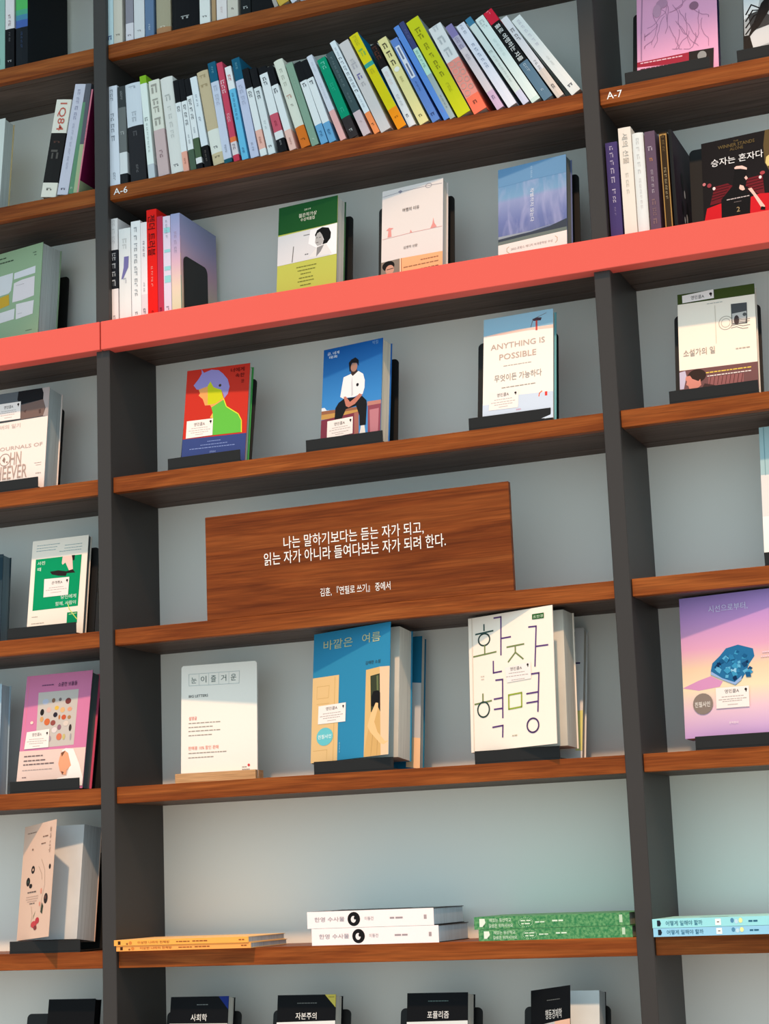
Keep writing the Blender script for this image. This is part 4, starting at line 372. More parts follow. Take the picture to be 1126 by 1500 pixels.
SPINES=[
 (2,0.0123,0.0211,0.189,-0.025,[(1.0,(222,228,240))],[(0.0331,0.1572,0.3,(120,128,140),None),(0.2761,0.5657,0.35,(120,128,140),None),(0.8707,0.9535,0.25,(120,128,140),None)],'first slim white book leaning against the post above the A-6 tag',{}),
 (2,0.0339,0.0148,0.1849,-0.0179,[(0.2181,(58,62,64)),(0.6809,(110,114,114)),(0.8989,(222,226,228)),(1.0,(34,36,38))],[(0.0479,0.1436,0.3,(170,172,174),None),(0.4628,0.5053,0.6,(190,192,192),None)],'thin charcoal book with a white label block near its foot',{}),
 (2,0.0546,0.0311,0.186,-0.0515,[(0.4421,(212,220,230)),(1.0,(40,40,44))],[(0.0263,0.0632,0.5,(150,160,172),None),(0.2895,0.4053,0.3,(160,168,178),None),(0.4895,0.5526,0.3,(100,100,104),None),(0.8368,0.9211,0.15,(130,130,132),None)],'thick book, white above and black below, near the left post',{'round':0.002}),
 (2,0.0909,0.0126,0.1964,-0.0787,[(0.0766,(132,182,40)),(0.8657,(230,240,236)),(1.0,(196,204,210))],[(0.408,0.4527,0.5,(110,120,120),None),(0.4677,0.7562,0.25,(150,160,158),None)],'slim white book with a lime green top',{}),
 (2,0.1109,0.0206,0.1833,-0.0949,[(0.5213,(226,226,214)),(1.0,(205,180,180))],[(0.0319,0.4894,0.6,(140,138,130),None),(0.734,0.8191,0.35,(130,100,105),None)],'cream book with handwritten print and a dusty pink lower half',{}),
 (2,0.1358,0.0242,0.1837,-0.1071,[(1.0,(226,226,222))],[(0.1755,0.2606,0.5,(170,172,170),None),(0.3032,0.6436,0.3,(190,192,190),None),(0.9096,0.9415,0.45,(60,64,72),None)],'tall off-white book with a rounded spine beside the dusty pink one',{'round':0.0025}),
 (2,0.1606,0.0105,0.1745,-0.106,[(0.2472,(20,20,24)),(0.7865,(232,236,238)),(1.0,(240,172,152))],[(0.2865,0.3539,0.55,(60,64,72),None),(0.8596,0.927,0.3,(150,90,80),None)],'peach footed black capped paperback left of the green footed ones',{}),
 (2,0.1744,0.011,0.1744,-0.1222,[(0.2429,(20,20,24)),(0.7797,(232,236,238)),(1.0,(78,98,80))],[(0.2825,0.5141,0.5,(60,64,72),None),(0.6158,0.7175,0.25,(120,128,140),None)],'black capped white paperback with a plain dark green foot',{}),
 (2,0.1872,0.011,0.173,-0.128,[(0.1932,(20,20,24)),(0.6648,(232,236,238)),(0.8807,(78,98,72)),(0.9432,(228,230,230)),(1.0,(20,20,24))],[(0.2273,0.4602,0.5,(60,64,72),None),(0.5455,0.6136,0.25,(120,128,140),None)],'black capped white paperback with green, white and black foot bands',{}),
 (2,0.2019,0.0125,0.174,-0.1466,[(0.7684,(226,234,240)),(1.0,(20,18,20))],[(0.1977,0.3333,0.25,(120,128,140),None),(0.4463,0.5028,0.35,(120,128,140),None),(0.8192,0.9435,0.2,(150,140,130),None)],'pale white book with a black foot left of the tan book',{}),
 (2,0.2189,0.0217,0.1815,-0.1629,[(0.6327,(202,184,150)),(0.8793,(228,230,222)),(1.0,(205,190,155))],[(0.0399,0.0818,0.6,(160,140,105),None),(0.1396,0.1763,0.7,(160,140,105),None),(0.8059,0.8374,0.4,(60,64,72),None),(0.9108,0.9318,0.5,(110,100,80),None)],'tan cloth coloured book with a pale band near its foot',{'round':0.002}),
 (2,0.2404,0.0149,0.1943,-0.1476,[(0.1951,(22,92,122)),(0.961,(205,212,232)),(1.0,(30,90,105))],[(0.0439,0.1122,0.25,(140,190,205),None),(0.2293,0.4341,0.5,(170,176,196),None),(0.8244,0.9024,0.25,(120,125,140),None)],'teal topped lavender book left of the raspberry book',{}),
 (2,0.2588,0.0109,0.1909,-0.1559,[(0.7574,(205,72,98)),(0.8069,(238,120,70)),(0.9356,(225,215,220)),(1.0,(205,60,85))],[(0.1782,0.3218,0.7,(245,235,238),None),(0.5198,0.6089,0.5,(245,215,222),None),(0.8267,0.8861,0.5,(130,110,120),None)],'raspberry pink book with white lettering and an orange stripe',{}),
 (2,0.2747,0.0118,0.1799,-0.1654,[(0.2437,(235,238,240)),(1.0,(105,190,228))],[(0.0861,0.1597,0.5,(195,90,90),None),(0.2857,0.5798,0.3,(60,110,140),None),(0.8739,0.937,0.35,(40,70,120),None)],'sky blue book with a white top and small red lettering',{}),
 (2,0.2915,0.0152,0.1926,-0.1722,[(0.2217,(22,92,122)),(1.0,(198,204,230))],[(0.0443,0.1133,0.25,(140,190,205),None),(0.2709,0.4778,0.5,(165,172,195),None),(0.8522,0.9409,0.25,(120,125,145),None)],'taller teal topped lavender book right of the sky blue book',{}),
 (2,0.3101,0.0119,0.1697,-0.1859,[(0.2265,(20,20,24)),(0.7085,(232,236,238)),(0.9215,(242,185,170)),(1.0,(232,236,236))],[(0.2601,0.3386,0.55,(60,64,72),None),(0.787,0.8655,0.3,(150,95,85),None)],'black capped paperback with a peach band above a white foot',{}),
 (2,0.3254,0.0128,0.1675,-0.1949,[(0.226,(20,20,24)),(1.0,(226,232,234))],[(0.2655,0.3672,0.5,(60,64,72),None),(0.6158,0.7175,0.3,(175,182,186),None),(0.8983,0.9266,0.5,(20,20,24),None)],'black capped all white paperback with a tiny black logo',{}),
 (2,0.3451,0.0152,0.1667,-0.2171,[(0.0805,(20,20,24)),(0.5575,(232,236,238)),(0.7644,(205,88,108)),(0.8506,(232,232,234)),(1.0,(20,20,24))],[(0.1207,0.2241,0.5,(60,64,72),None),(0.6379,0.7069,0.3,(140,40,60),None),(0.8678,0.9253,0.2,(190,190,190),None)],'black capped white paperback with a deep rose band and black foot',{}),
 (2,0.3653,0.0123,0.1654,-0.2461,[(0.2235,(20,20,24)),(0.7647,(232,236,238)),(1.0,(242,195,182))],[(0.2588,0.3294,0.55,(60,64,72),None),(0.8588,0.9412,0.25,(150,95,90),None)],'peach footed black capped paperback beside the cream and orange book',{}),
 (2,0.387,0.0171,0.1751,-0.2771,[(0.7667,(226,228,214)),(1.0,(222,118,38))],[(0.1,0.3111,0.35,(175,178,165),None),(0.4,0.4556,0.6,(190,140,120),None),(0.5111,0.5444,0.3,(120,115,105),None),(0.9,0.9333,0.5,(110,60,25),None)],'cream book with a burnt orange foot',{'round':0.002}),
 (2,0.4071,0.013,0.1646,-0.2774,[(1.0,(135,165,145))],[(0.131,0.4405,0.2,(165,190,172),None),(0.9167,0.9405,0.3,(225,235,225),None)],'slim sage green book right of the cream and orange one',{}),
 (2,0.4243,0.0127,0.1636,-0.2892,[(0.2303,(20,20,24)),(0.7697,(232,236,238)),(1.0,(108,168,212))],[(0.2545,0.3152,0.55,(60,64,72),None),(0.8485,0.9212,0.35,(40,80,120),None)],'left one of the two black capped paperbacks with blue feet',{}),
 (2,0.4396,0.0124,0.1651,-0.3017,[(0.2182,(20,20,24)),(0.7636,(232,236,238)),(1.0,(108,168,212))],[(0.2485,0.3091,0.55,(60,64,72),None),(0.8485,0.9212,0.35,(40,80,120),None)],'right one of the two black capped paperbacks with blue feet',{}),
 (2,0.4602,0.0104,0.1741,-0.3396,[(0.6552,(216,220,232)),(1.0,(238,180,178))],[(0.0805,0.1954,0.3,(185,188,200),None),(0.3333,0.5172,0.2,(185,188,200),None)],'slim pale lilac book fading to pink at its foot',{}),
 (2,0.4772,0.0159,0.1636,-0.3469,[(0.7469,(0,150,112)),(1.0,(52,46,48))],[(0.0432,0.142,0.5,(150,220,200),None),(0.3148,0.4259,0.4,(60,185,150),None),(0.6235,0.6975,0.4,(60,185,150),None),(0.8951,0.9321,0.4,(220,220,220),None)],'emerald green book with a black foot',{}),
 (2,0.5021,0.0136,0.1733,-0.3777,[(0.7202,(62,82,86)),(1.0,(212,192,196))],[(0.0536,0.4226,0.25,(130,145,148),None),(0.494,0.6131,0.2,(130,145,148),None),(0.8333,0.8571,0.3,(180,155,160),None)],'slate grey book with a pale pink foot',{}),
 (2,0.5224,0.0099,0.196,-0.3974,[(0.7778,(228,236,242)),(1.0,(252,148,88))],[(0.0688,0.164,0.3,(150,160,170),None),(0.1746,0.2011,0.7,(70,75,80),None),(0.2169,0.5132,0.5,(110,115,125),None),(0.5291,0.5661,0.7,(70,75,80),None),(0.5873,0.7249,0.3,(170,178,188),None),(0.8942,0.9259,0.4,(20,20,24),None)],'narrow white book with a light orange foot',{}),
 (2,0.5346,0.0184,0.1885,-0.3883,[(1.0,(214,208,208))],[(0.1958,0.2611,0.4,(180,176,178),None),(0.2393,0.3155,0.5,(175,170,178),None),(0.359,0.4351,0.45,(85,80,150),None),(0.4569,0.5113,0.4,(170,165,170),None)],'wide plain light grey book left of the yellow one',{}),
 (2,0.5644,0.0168,0.201,-0.4175,[(0.3073,(225,212,25)),(0.349,(60,165,150)),(0.7969,(222,208,20)),(1.0,(248,150,22))],[(0.0156,0.1198,0.4,(185,180,50),None),(0.151,0.2448,0.6,(95,170,110),None),(0.3698,0.4323,0.4,(190,180,40),None),(0.8802,0.901,0.4,(150,90,20),None)],'bright yellow book with a teal stripe and orange foot',{'side':(0,120,165)}),
 (2,0.5845,0.0126,0.1715,-0.3857,[(0.2857,(26,20,20)),(1.0,(230,230,232))],[(0.0238,0.1905,0.7,(110,60,45),None),(0.3333,0.5,0.4,(225,205,205),None),(0.619,0.7619,0.35,(180,182,186),None),(0.8571,0.9048,0.35,(60,60,70),None)],'black topped white book with rounded spine between the yellow and cream books',{'round':0.002}),
 (2,0.6044,0.0163,0.1797,-0.3998,[(1.0,(236,224,158))],[(0.0514,0.3257,0.5,(40,34,24),None),(0.4514,0.52,0.25,(150,140,90),None),(0.8971,0.9314,0.4,(60,50,30),None)],'pale yellow book with heavy black title',{'dot':(0.368,(240,238,225))}),
 (2,0.6269,0.0136,0.175,-0.4085,[(1.0,(98,135,205))],[(0.5235,0.6412,0.2,(60,85,150),None),(0.9,0.9412,0.5,(40,50,90),None)],'mid blue book with a white label panel',{'panel':(0.0882,0.4765,(222,226,240),(110,115,140))}),
 (2,0.6476,0.01,0.2009,-0.4263,[(1.0,(92,142,220))],[(0.8901,0.9319,0.3,(160,150,210),None)],'slim plain cornflower blue book',{}),
 (2,0.658,0.009,0.2063,-0.4165,[(0.2769,(62,70,120)),(0.5487,(190,230,212)),(1.0,(165,180,182))],[(0.0769,0.1795,0.4,(120,130,175),None),(0.3026,0.4769,0.4,(110,150,140),None),(0.7641,0.8974,0.25,(110,120,125),None)],'narrow navy, mint and grey book beside the lime one',{}),
 (2,0.6719,0.0235,0.2048,-0.4241,[(1.0,(205,208,28))],[(0.0919,0.2143,0.4,(110,110,20),None),(0.2551,0.3266,0.3,(120,120,20),None),(0.3572,0.6123,0.3,(110,110,20),None),(0.6736,0.7654,0.25,(165,168,30),None)],'tall lime yellow book',{'side':(150,160,165)}),
 (2,0.7001,0.0232,0.1818,-0.4128,[(0.4059,(226,228,230)),(0.8168,(240,150,138)),(1.0,(250,120,92))],[(-0.0198,0.0693,0.4,(185,190,196),None),(0.1188,0.3762,0.5,(165,172,178),None),(0.8713,0.9158,0.3,(90,50,40),None)],'white book with a coral seashell pattern below',{'rings':True}),
 (2,0.74,0.0123,0.1836,-0.4682,[(0.1385,(135,125,178)),(0.2821,(185,178,200)),(0.7949,(220,208,214)),(1.0,(208,178,208))],[(0.1487,0.2923,0.5,(140,130,165),None),(0.3538,0.4256,0.4,(175,165,180),None),(0.8462,0.8974,0.4,(110,95,130),None)],'lilac book with a purple top',{}),
 (2,0.7594,0.0155,0.1808,-0.4785,[(1.0,(226,228,242))],[(0.0105,0.1257,0.3,(150,158,175),None),(0.2409,0.5445,0.35,(130,140,165),None)],'pale lavender white book with vertical title, right of the lilac one',{}),
 (2,0.785,0.011,0.1928,-0.5012,[(0.0796,(62,125,160)),(0.8561,(214,226,224)),(1.0,(205,208,232))],[(0.3882,0.4181,0.6,(150,160,160),None),(0.4479,0.7565,0.3,(185,190,188),None)],'slim mint book with a steel blue top',{}),
 (2,0.8,0.0154,0.1881,-0.4981,[(0.9589,(222,236,234)),(1.0,(205,226,222))],[(0.0306,0.1326,0.6,(175,190,190),None),(0.2652,0.4692,0.3,(200,214,214),None)],'wide pale mint book left of the red topped one',{}),
 (2,0.8202,0.0164,0.1976,-0.5042,[(0.133,(210,32,60)),(0.5903,(18,20,22)),(1.0,(92,122,145))],[(-0.0095,0.0499,0.35,(240,150,160),None),(0.1568,0.5724,0.55,(235,238,238),'홀로 여행하는 자를'),(0.6081,0.7031,0.3,(190,205,215),None),(0.8931,0.9169,0.3,(200,215,225),None)],'red topped black book with a steel blue foot',{}),
 (2,0.8429,0.0121,0.1795,-0.517,[(0.6645,(226,224,230)),(1.0,(216,204,196))],[(0.1382,0.2961,0.5,(100,98,102),None),(0.5461,0.6645,0.35,(150,148,155),None),(0.8487,0.9013,0.4,(70,66,70),None)],'narrow greyish white book with black brush lettering',{'round':0.001}),
 (2,0.8672,0.017,0.1772,-0.5604,[(1.0,(226,230,230))],[(0.0347,0.3819,0.3,(195,192,205),None),(0.5208,0.6458,0.2,(205,205,205),None),(0.8889,0.9236,0.5,(50,52,60),None)],'last white book leaning at the right end of the A-6 row',{}),
 (1,0.0093,0.014,0.2,0.0,[(1.0,(190,215,222))],[(0.9068,0.9591,0.6,(30,50,110),None)],'pale blue book with a navy mark, leftmost on the top shelf',{}),
 (1,0.0242,0.0175,0.2,0.0,[(1.0,(205,200,188))],[(0.9096,0.9287,0.5,(70,65,60),None)],'beige book with a dark round logo at its foot, on the top shelf',{}),
 (1,0.049,0.0154,0.2,0.0,[(0.8317,(140,138,150)),(1.0,(215,212,220))],[(0.9391,0.9582,0.5,(110,105,110),None)],'grey and lilac book with a round logo on the top shelf',{}),
 (1,0.0662,0.0209,0.2,0.0,[(1.0,(212,214,218))],[(0.9173,0.9363,0.4,(120,118,120),None)],'pale grey book with a small round logo on the top shelf',{}),
 (1,0.0888,0.0173,0.2,0.0,[(1.0,(98,122,155))],[(0.884,0.9458,0.2,(215,225,235),None)],'steel blue book on the top shelf',{}),
 (1,0.1105,0.0286,0.2,0.0,[(0.9429,(165,158,135)),(1.0,(172,128,92))],[(0.9287,0.9477,0.4,(225,215,200),None)],'mottled green and rust book on the top shelf',{'round':0.003}),
 (1,0.1419,0.0548,0.2,0.0,[(1.0,(16,16,20))],[(0.8783,0.9163,0.3,(225,228,228),None)],'thick black book with white logo on the top shelf',{'round':0.004}),
 (1,0.1987,0.0201,0.2,0.0,[(1.0,(225,228,226))],[(0.9239,0.9429,0.5,(60,64,72),None)],'white book right of the thick black one on the top shelf',{}),
 (1,0.2227,0.0075,0.2,0.0,[(1.0,(175,145,110))],[],'very thin tan book on the top shelf',{}),
 (1,0.2322,0.0197,0.2,0.0,[(1.0,(226,220,220))],[(0.8783,0.9401,0.2,(195,170,170),None)],'pinkish white book on the top shelf',{}),
 (1,0.2535,0.0202,0.2,0.0,[(1.0,(205,200,188))],[(0.9096,0.9334,0.25,(35,33,35),None)],'beige book with one black dot on the top shelf',{}),
 (1,0.2798,0.019,0.2,0.0,[(1.0,(24,28,30))],[(0.922,0.9524,0.55,(215,220,220),None)],'narrow black book with white logo on the top shelf',{}),
 (1,0.3007,0.0408,0.2,0.0,[(1.0,(14,15,18))],[],'wide plain black book on the top shelf',{}),
 (1,0.3448,0.0073,0.2,-0.3142,[(1.0,(170,165,160))],[],'thin grey book left of the yellow one on the top shelf',{}),
 (1,0.3547,0.019,0.2,-0.4189,[(1.0,(205,170,70))],[],'leaning yellow book on the top shelf',{}),
 (1,0.379,0.0142,0.2,-0.4712,[(1.0,(205,210,225))],[],'leaning bluish white book, rightmost on the top shelf',{}),
 (1,-0.2282,0.0212,0.2,0.0,[(1.0,(140,180,170))],[(0.889,0.9482,0.15,(60,90,90),None)],'pale teal book at the far left of the upper shelf',{}),
 (1,-0.2056,0.0189,0.2,0.0,[(0.6116,(220,215,218)),(1.0,(16,16,20))],[(0.4674,0.5857,0.3,(120,90,95),None),(0.6449,0.7411,0.2,(120,120,122),None),(0.9223,0.9445,0.5,(220,220,220),None)],'white topped black book at the upper left',{}),
 (1,-0.1825,0.025,0.21,0.0,[(0.473,(80,175,95)),(0.5223,(75,160,130)),(0.5716,(70,130,160)),(0.6421,(65,95,165)),(1.0,(22,26,32))],[(0.6844,0.8394,0.15,(60,85,130),None)],'dark book in a green to blue jacket at the upper left',{'side':(16,22,28),'depth':0.14}),
 (1,-0.1564,0.0052,0.06,0.0,[(1.0,(110,70,72))],[],'thin maroon book behind the dark jacketed one',{'depth':0.02,'y':0.135}),
 (2,-0.1307,0.0312,0.1842,0.1909,[(0.345,(228,224,212)),(0.8538,(32,30,30)),(1.0,(228,224,212))],[(0.0351,0.3216,0.55,(195,95,80),'1Q84'),(0.4269,0.4503,0.5,(110,75,65),None),(0.5088,0.6257,0.6,(110,105,100),None),(0.9064,0.9357,0.4,(40,38,38),None)],'cream and black book lettered 1Q84 leaning right',{}),
 (2,-0.0964,0.0219,0.2085,0.1922,[(1.0,(200,200,216))],[(0.0455,0.3283,0.3,(140,140,165),None),(0.3586,0.7727,0.2,(165,165,185),None),(0.9394,0.9596,0.45,(50,50,70),None)],'lavender grey book leaning on the green one',{}),
 (2,-0.073,0.0103,0.1718,0.1809,[(1.0,(98,142,112))],[(0.9268,0.9512,0.4,(220,230,215),None)],'slim green book leaning right near the post',{}),
 (2,-0.0632,0.0112,0.2054,0.1396,[(0.5578,(92,94,104)),(1.0,(165,178,140))],[],'thin grey book peeking up behind the slim green one',{}),
 (2,-0.056,0.0032,0.1943,0.1708,[(1.0,(222,130,150))],[(0.3048,0.5829,0.5,(170,60,90),None)],'thin pink book with a magenta cover leaning on the post',{'side':(112,20,66)}),
 ('r',0.0102,0.0154,0.2047,0.0,[(0.285,(232,228,228)),(0.6361,(30,32,38)),(1.0,(240,232,232))],[(0.0126,0.2326,0.4,(200,195,195),None),(0.3112,0.6204,0.5,(225,228,232),None),(0.8719,0.9138,0.3,(120,115,115),None)],'tall white book with a black title block, leftmost on the coral shelf',{}),
 ('r',0.0281,0.0232,0.1829,0.0,[(1.0,(232,232,232))],[(0.0992,0.216,0.4,(195,195,195),None),(0.4962,0.5663,0.3,(165,165,175),None)],'white book with a violet brush stroke',{'stroke':(0.2884,0.5079,(120,115,170))}),
 ('r',0.0527,0.0185,0.1926,0.0,[(1.0,(235,236,238))],[(0.0554,0.7196,0.35,(120,125,132),None),(0.8636,0.8968,0.3,(90,90,95),None)],'white book with a long grey title right of the violet stroked one',{}),
 ('r',0.0718,0.0124,0.1875,0.0,[(0.7052,(236,230,234)),(1.0,(226,214,220))],[(0.1837,0.3424,0.3,(100,98,105),None),(0.5918,0.6825,0.25,(140,138,142),None),(0.8413,0.898,0.4,(70,65,70),None)],'narrow white book touching the bright red one',{}),
 ('r',0.0842,0.0196,0.2085,0.0,[(1.0,(228,28,22))],[(0.0511,0.4084,0.72,(70,10,12),'젠더 트러블'),(0.5003,0.6842,0.2,(245,180,170),None),(0.8884,0.9088,0.2,(90,10,12),None)],'bright red book with a heavy dark vertical title',{}),
 ('r',0.1046,0.0115,0.1931,0.0,[(1.0,(188,52,82))],[(0.8617,0.9056,0.4,(80,15,30),None)],'slim crimson pink book right of the bright red one',{}),
 ('r',0.1165,0.0144,0.1911,0.0,[(1.0,(222,210,232))],[(0.0388,0.216,0.25,(140,150,160),None),(0.8586,0.9029,0.4,(110,100,115),None)],'slim pastel book with turquoise dashes',{'dashes':[(0.1108,0.1606),(0.3213,0.349),(0.4819,0.5207),(0.5706,0.637)]}),
 ('r',0.132,0.0178,0.1926,0.0,[(0.214,(168,165,205)),(0.3786,(205,170,195)),(0.5871,(225,195,180)),(1.0,(160,205,185))],[(0.1701,0.3786,0.3,(150,140,170),None)],'pastel sunset coloured book beside the black bookend',{'depth':0.138,'grad':True}),
 ('r',0.916,0.0191,0.1749,0.0,[(1.0,(72,60,112))],[(0.0344,0.4008,0.35,(205,195,215),None),(0.4466,0.584,0.3,(225,215,230),None),(0.6221,0.7061,0.15,(150,135,175),None)],'dark purple book beside the right post',{}),
 ('r',0.9383,0.0203,0.1956,0.0,[(1.0,(234,226,216))],[(0.0512,0.314,0.45,(170,165,158),'새의 선물'),(0.389,0.5733,0.25,(195,188,178),None)],'tall cream book right of the purple one',{}),
 ('r',0.9596,0.0182,0.1827,0.0,[(1.0,(228,232,232))],[(0.0473,0.3821,0.3,(195,195,195),None),(0.4184,0.695,0.2,(205,200,200),None)],'white book with a rounded spine right of the tall cream one',{'round':0.003}),
 ('r',0.9803,0.0165,0.1814,0.0,[(1.0,(98,78,98))],[(0.1353,0.1864,0.5,(190,180,195),None),(0.2449,0.2815,0.35,(205,140,80),None),(0.3546,0.5739,0.25,(190,180,190),None),(0.6178,0.859,0.4,(140,110,110),None)],'mauve book with a pale mushroom emblem',{}),
 ('r',1.0034,0.0126,0.1755,0.0,[(1.0,(52,38,22))],[(0.0188,0.1844,0.3,(130,105,65),None),(0.3349,0.636,0.3,(190,175,140),None)],'slim dark brown book with a gold border',{'border':(175,135,75)}),
 ('r',1.0184,0.0054,0.178,0.0,[(1.0,(28,30,32))],[],'black book with dark plum front cover',{'side':(46,34,44),'depth':0.13}),
]

QUOTE = ('나는 말하기보다는 듣는 자가 되고,', '읽는 자가 아니라 들여다보는 자가 되려 한다.', '김훈, 『연필로 쓰기』 중에서')
LAID = ('이상한 나라의 헌책방', '한영 수사물', '이동건', '재밌는 동산학교', '길샘은 위하시어요', '어떻게 일해야 할까')
OPENED = ('꽃과 나무', '행동경제학')
ALL_LINES = set(QUOTE) | set(LAID) | set(OPENED) | {'A-6', 'A-7'}
for f_ in FACES.values():
    for it in f_['dec']:
        if it[0] in ('t', 'tv'): ALL_LINES.add(it[6])
        elif it[0] == 's': ALL_LINES.add(it[2][4])
for q_ in SPINES:
    for t_ in q_[6]:
        if t_[4]: ALL_LINES.add(t_[4])
prepare_lettering(sorted(ALL_LINES))

# ------------------------------------------------------------------ the bookcase
W_POST, DEP, REC, THK = 0.0262, 0.1668, 0.007, 0.027
PITCHX = 0.9
ZS = {0: 1.8617, 1: 1.5961, 2: 1.3270, 'r': 1.0615, 3: 0.7959, 4: 0.5316, 5: 0.2668, 6: 0.0, 7: -0.2655}
Z_FLOOR, Z_CEIL = -1.42, 3.2
case = empty('bookcase', (0.45, 0, Z_FLOOR), label='tall built-in bookcase with charcoal posts, walnut shelf edges and one coral band', cat='bookcase')
def inc(o):
    """keep world placement while parenting to the bookcase"""
    o.parent = case
    o.matrix_parent_inverse = case_inv
    return o
bpy.context.view_layer.update()
case_inv = Matrix.Translation((-0.45, 0, -Z_FLOOR))
for i in (-1, 0, 1, 2):
    b = MB()
    x = i * PITCHX
    b.bevbox(x - W_POST / 2, x + W_POST / 2, 0, DEP + 0.012, Z_FLOOR, 2.3, 0.0011, POST)
    inc(b.build('upright_post'))
for c in (-1, 0, 1):
    x0, x1 = c * PITCHX + W_POST / 2, (c + 1) * PITCHX - W_POST / 2
    b = MB(); b.box(x0, x1, DEP, DEP + 0.010, Z_FLOOR, 2.3, BACK)
    inc(b.build('back_panel'))
    for k, z in ZS.items():
        e0, e1 = x0 + 0.0006, x1 - 0.0006
        b = MB(); b.box(e0, e1, REC + 0.014, DEP, z - THK + 0.004, z, TOPL)
        sh = inc(b.build('shelf'))
        if k != 'r':
            b = MB(); b.bevbox(e0, e1, REC, REC + 0.0138, z - THK, z + 0.0002, 0.0006, WOOD)
            fe = b.build('front_edge', sh)
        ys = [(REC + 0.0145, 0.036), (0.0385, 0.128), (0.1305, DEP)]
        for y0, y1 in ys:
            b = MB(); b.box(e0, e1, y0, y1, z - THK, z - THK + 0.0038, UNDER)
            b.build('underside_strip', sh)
        tagtxt = {(0, 2): 'A-6', (1, 2): 'A-7'}.get((c, k))
        if tagtxt:
            vs, fs, asp = text_geo(tagtxt, 0.02)
            tx0, tz0, tw, th = (0.0215, 1.3086, 0.0280, 0.0118) if c == 0 else (0.9250, 1.3078, 0.0252, 0.0120)
            b = MB()
            b.mesh([(tx0 + u * tw, REC - 0.0004, tz0 + v * th) for u, v in vs], fs, WHITEL)
            b.build('shelf_tag_lettering', sh)
for xa, xb in ((-PITCHX * 2, -0.0012), (0.0012, PITCHX * 2)):
    b = MB(); b.bevbox(xa, xb, -0.009, 0.0205, 1.0226, 1.0737, 0.0009, CORAL)
    inc(b.build('coral_band'))

# room shell and an added sun blocker
def struct(name, bm):
    return bm.build(name, None, 'structure')
PLASTER = grained('white_plaster', (0.62, 0.62, 0.60, 1), 0.8, 0.2, 0.2, 120)
FLOORM = grained('grey_stone_floor', (0.52, 0.49, 0.45, 1), 0.5, 0.3, 0.1, 60)
b = MB(); b.box(-5, 6, -7, 0.4, Z_FLOOR - 0.1, Z_FLOOR, FLOORM); struct('floor', b)
b = MB(); b.box(-5, 6, DEP + 0.014, 0.4, Z_FLOOR, Z_CEIL, PLASTER); struct('wall_back', b)
b = MB()
e = lambda x: -1.478 + 0.205 * x      # unseen slab added to keep sun off the upper rows, slightly skewed
b.prism([(-5, e(-5) + 0.8), (6, e(6) + 0.8), (6, e(6)), (-5, e(-5))], Z_CEIL, Z_CEIL + 0.15, PLASTER, 'xy')
struct('sun_blocker', b)


# ------------------------------------------------------------------ printed covers
def ngon_ellipse(u, v, ru, rv, n=20):
    return [(u + ru * math.cos(2 * math.pi * i / n), v + rv * math.sin(2 * math.pi * i / n)) for i in range(n)]
def stroke(pts, w, W, H):
    """polyline of constant width, as quads in metres"""
    out = []
    P = [(p[0] * W, p[1] * H) for p in pts]
    for (a, b_) in zip(P[:-1], P[1:]):
        dx, dz = b_[0] - a[0], b_[1] - a[1]
        l = math.hypot(dx, dz)
        if l < 1e-7: continue
        nx, nz = -dz / l * w / 2, dx / l * w / 2
        ex, ez = dx / l * w * .4, dz / l * w * .4
        out.append([(a[0] - ex - nx, a[1] - ez - nz), (b_[0] + ex - nx, b_[1] + ez - nz), (b_[0] + ex + nx, b_[1] + ez + nz), (a[0] - ex + nx, a[1] - ez + nz)])
    return out
def words(u0, u1, v, h, n, W, rnd):
    """a line of print too small to read: small word blocks"""
    n = int(n * 1.5) + 1
    ws = [rnd.uniform(.6, 1.5) for _ in range(n)]
    gap = 0.22
    tot = sum(ws) + gap * (n - 1)
    res, x = [], u0
    for w in ws:
        x1 = x + (u1 - u0) * w / tot
        res.append([(x, v - h * .25), (x1, v - h * .25), (x1, v + h * .25), (x, v + h * .25)])
        x = x1 + (u1 - u0) * gap / tot
    return res
STICK = (246, 236, 232)
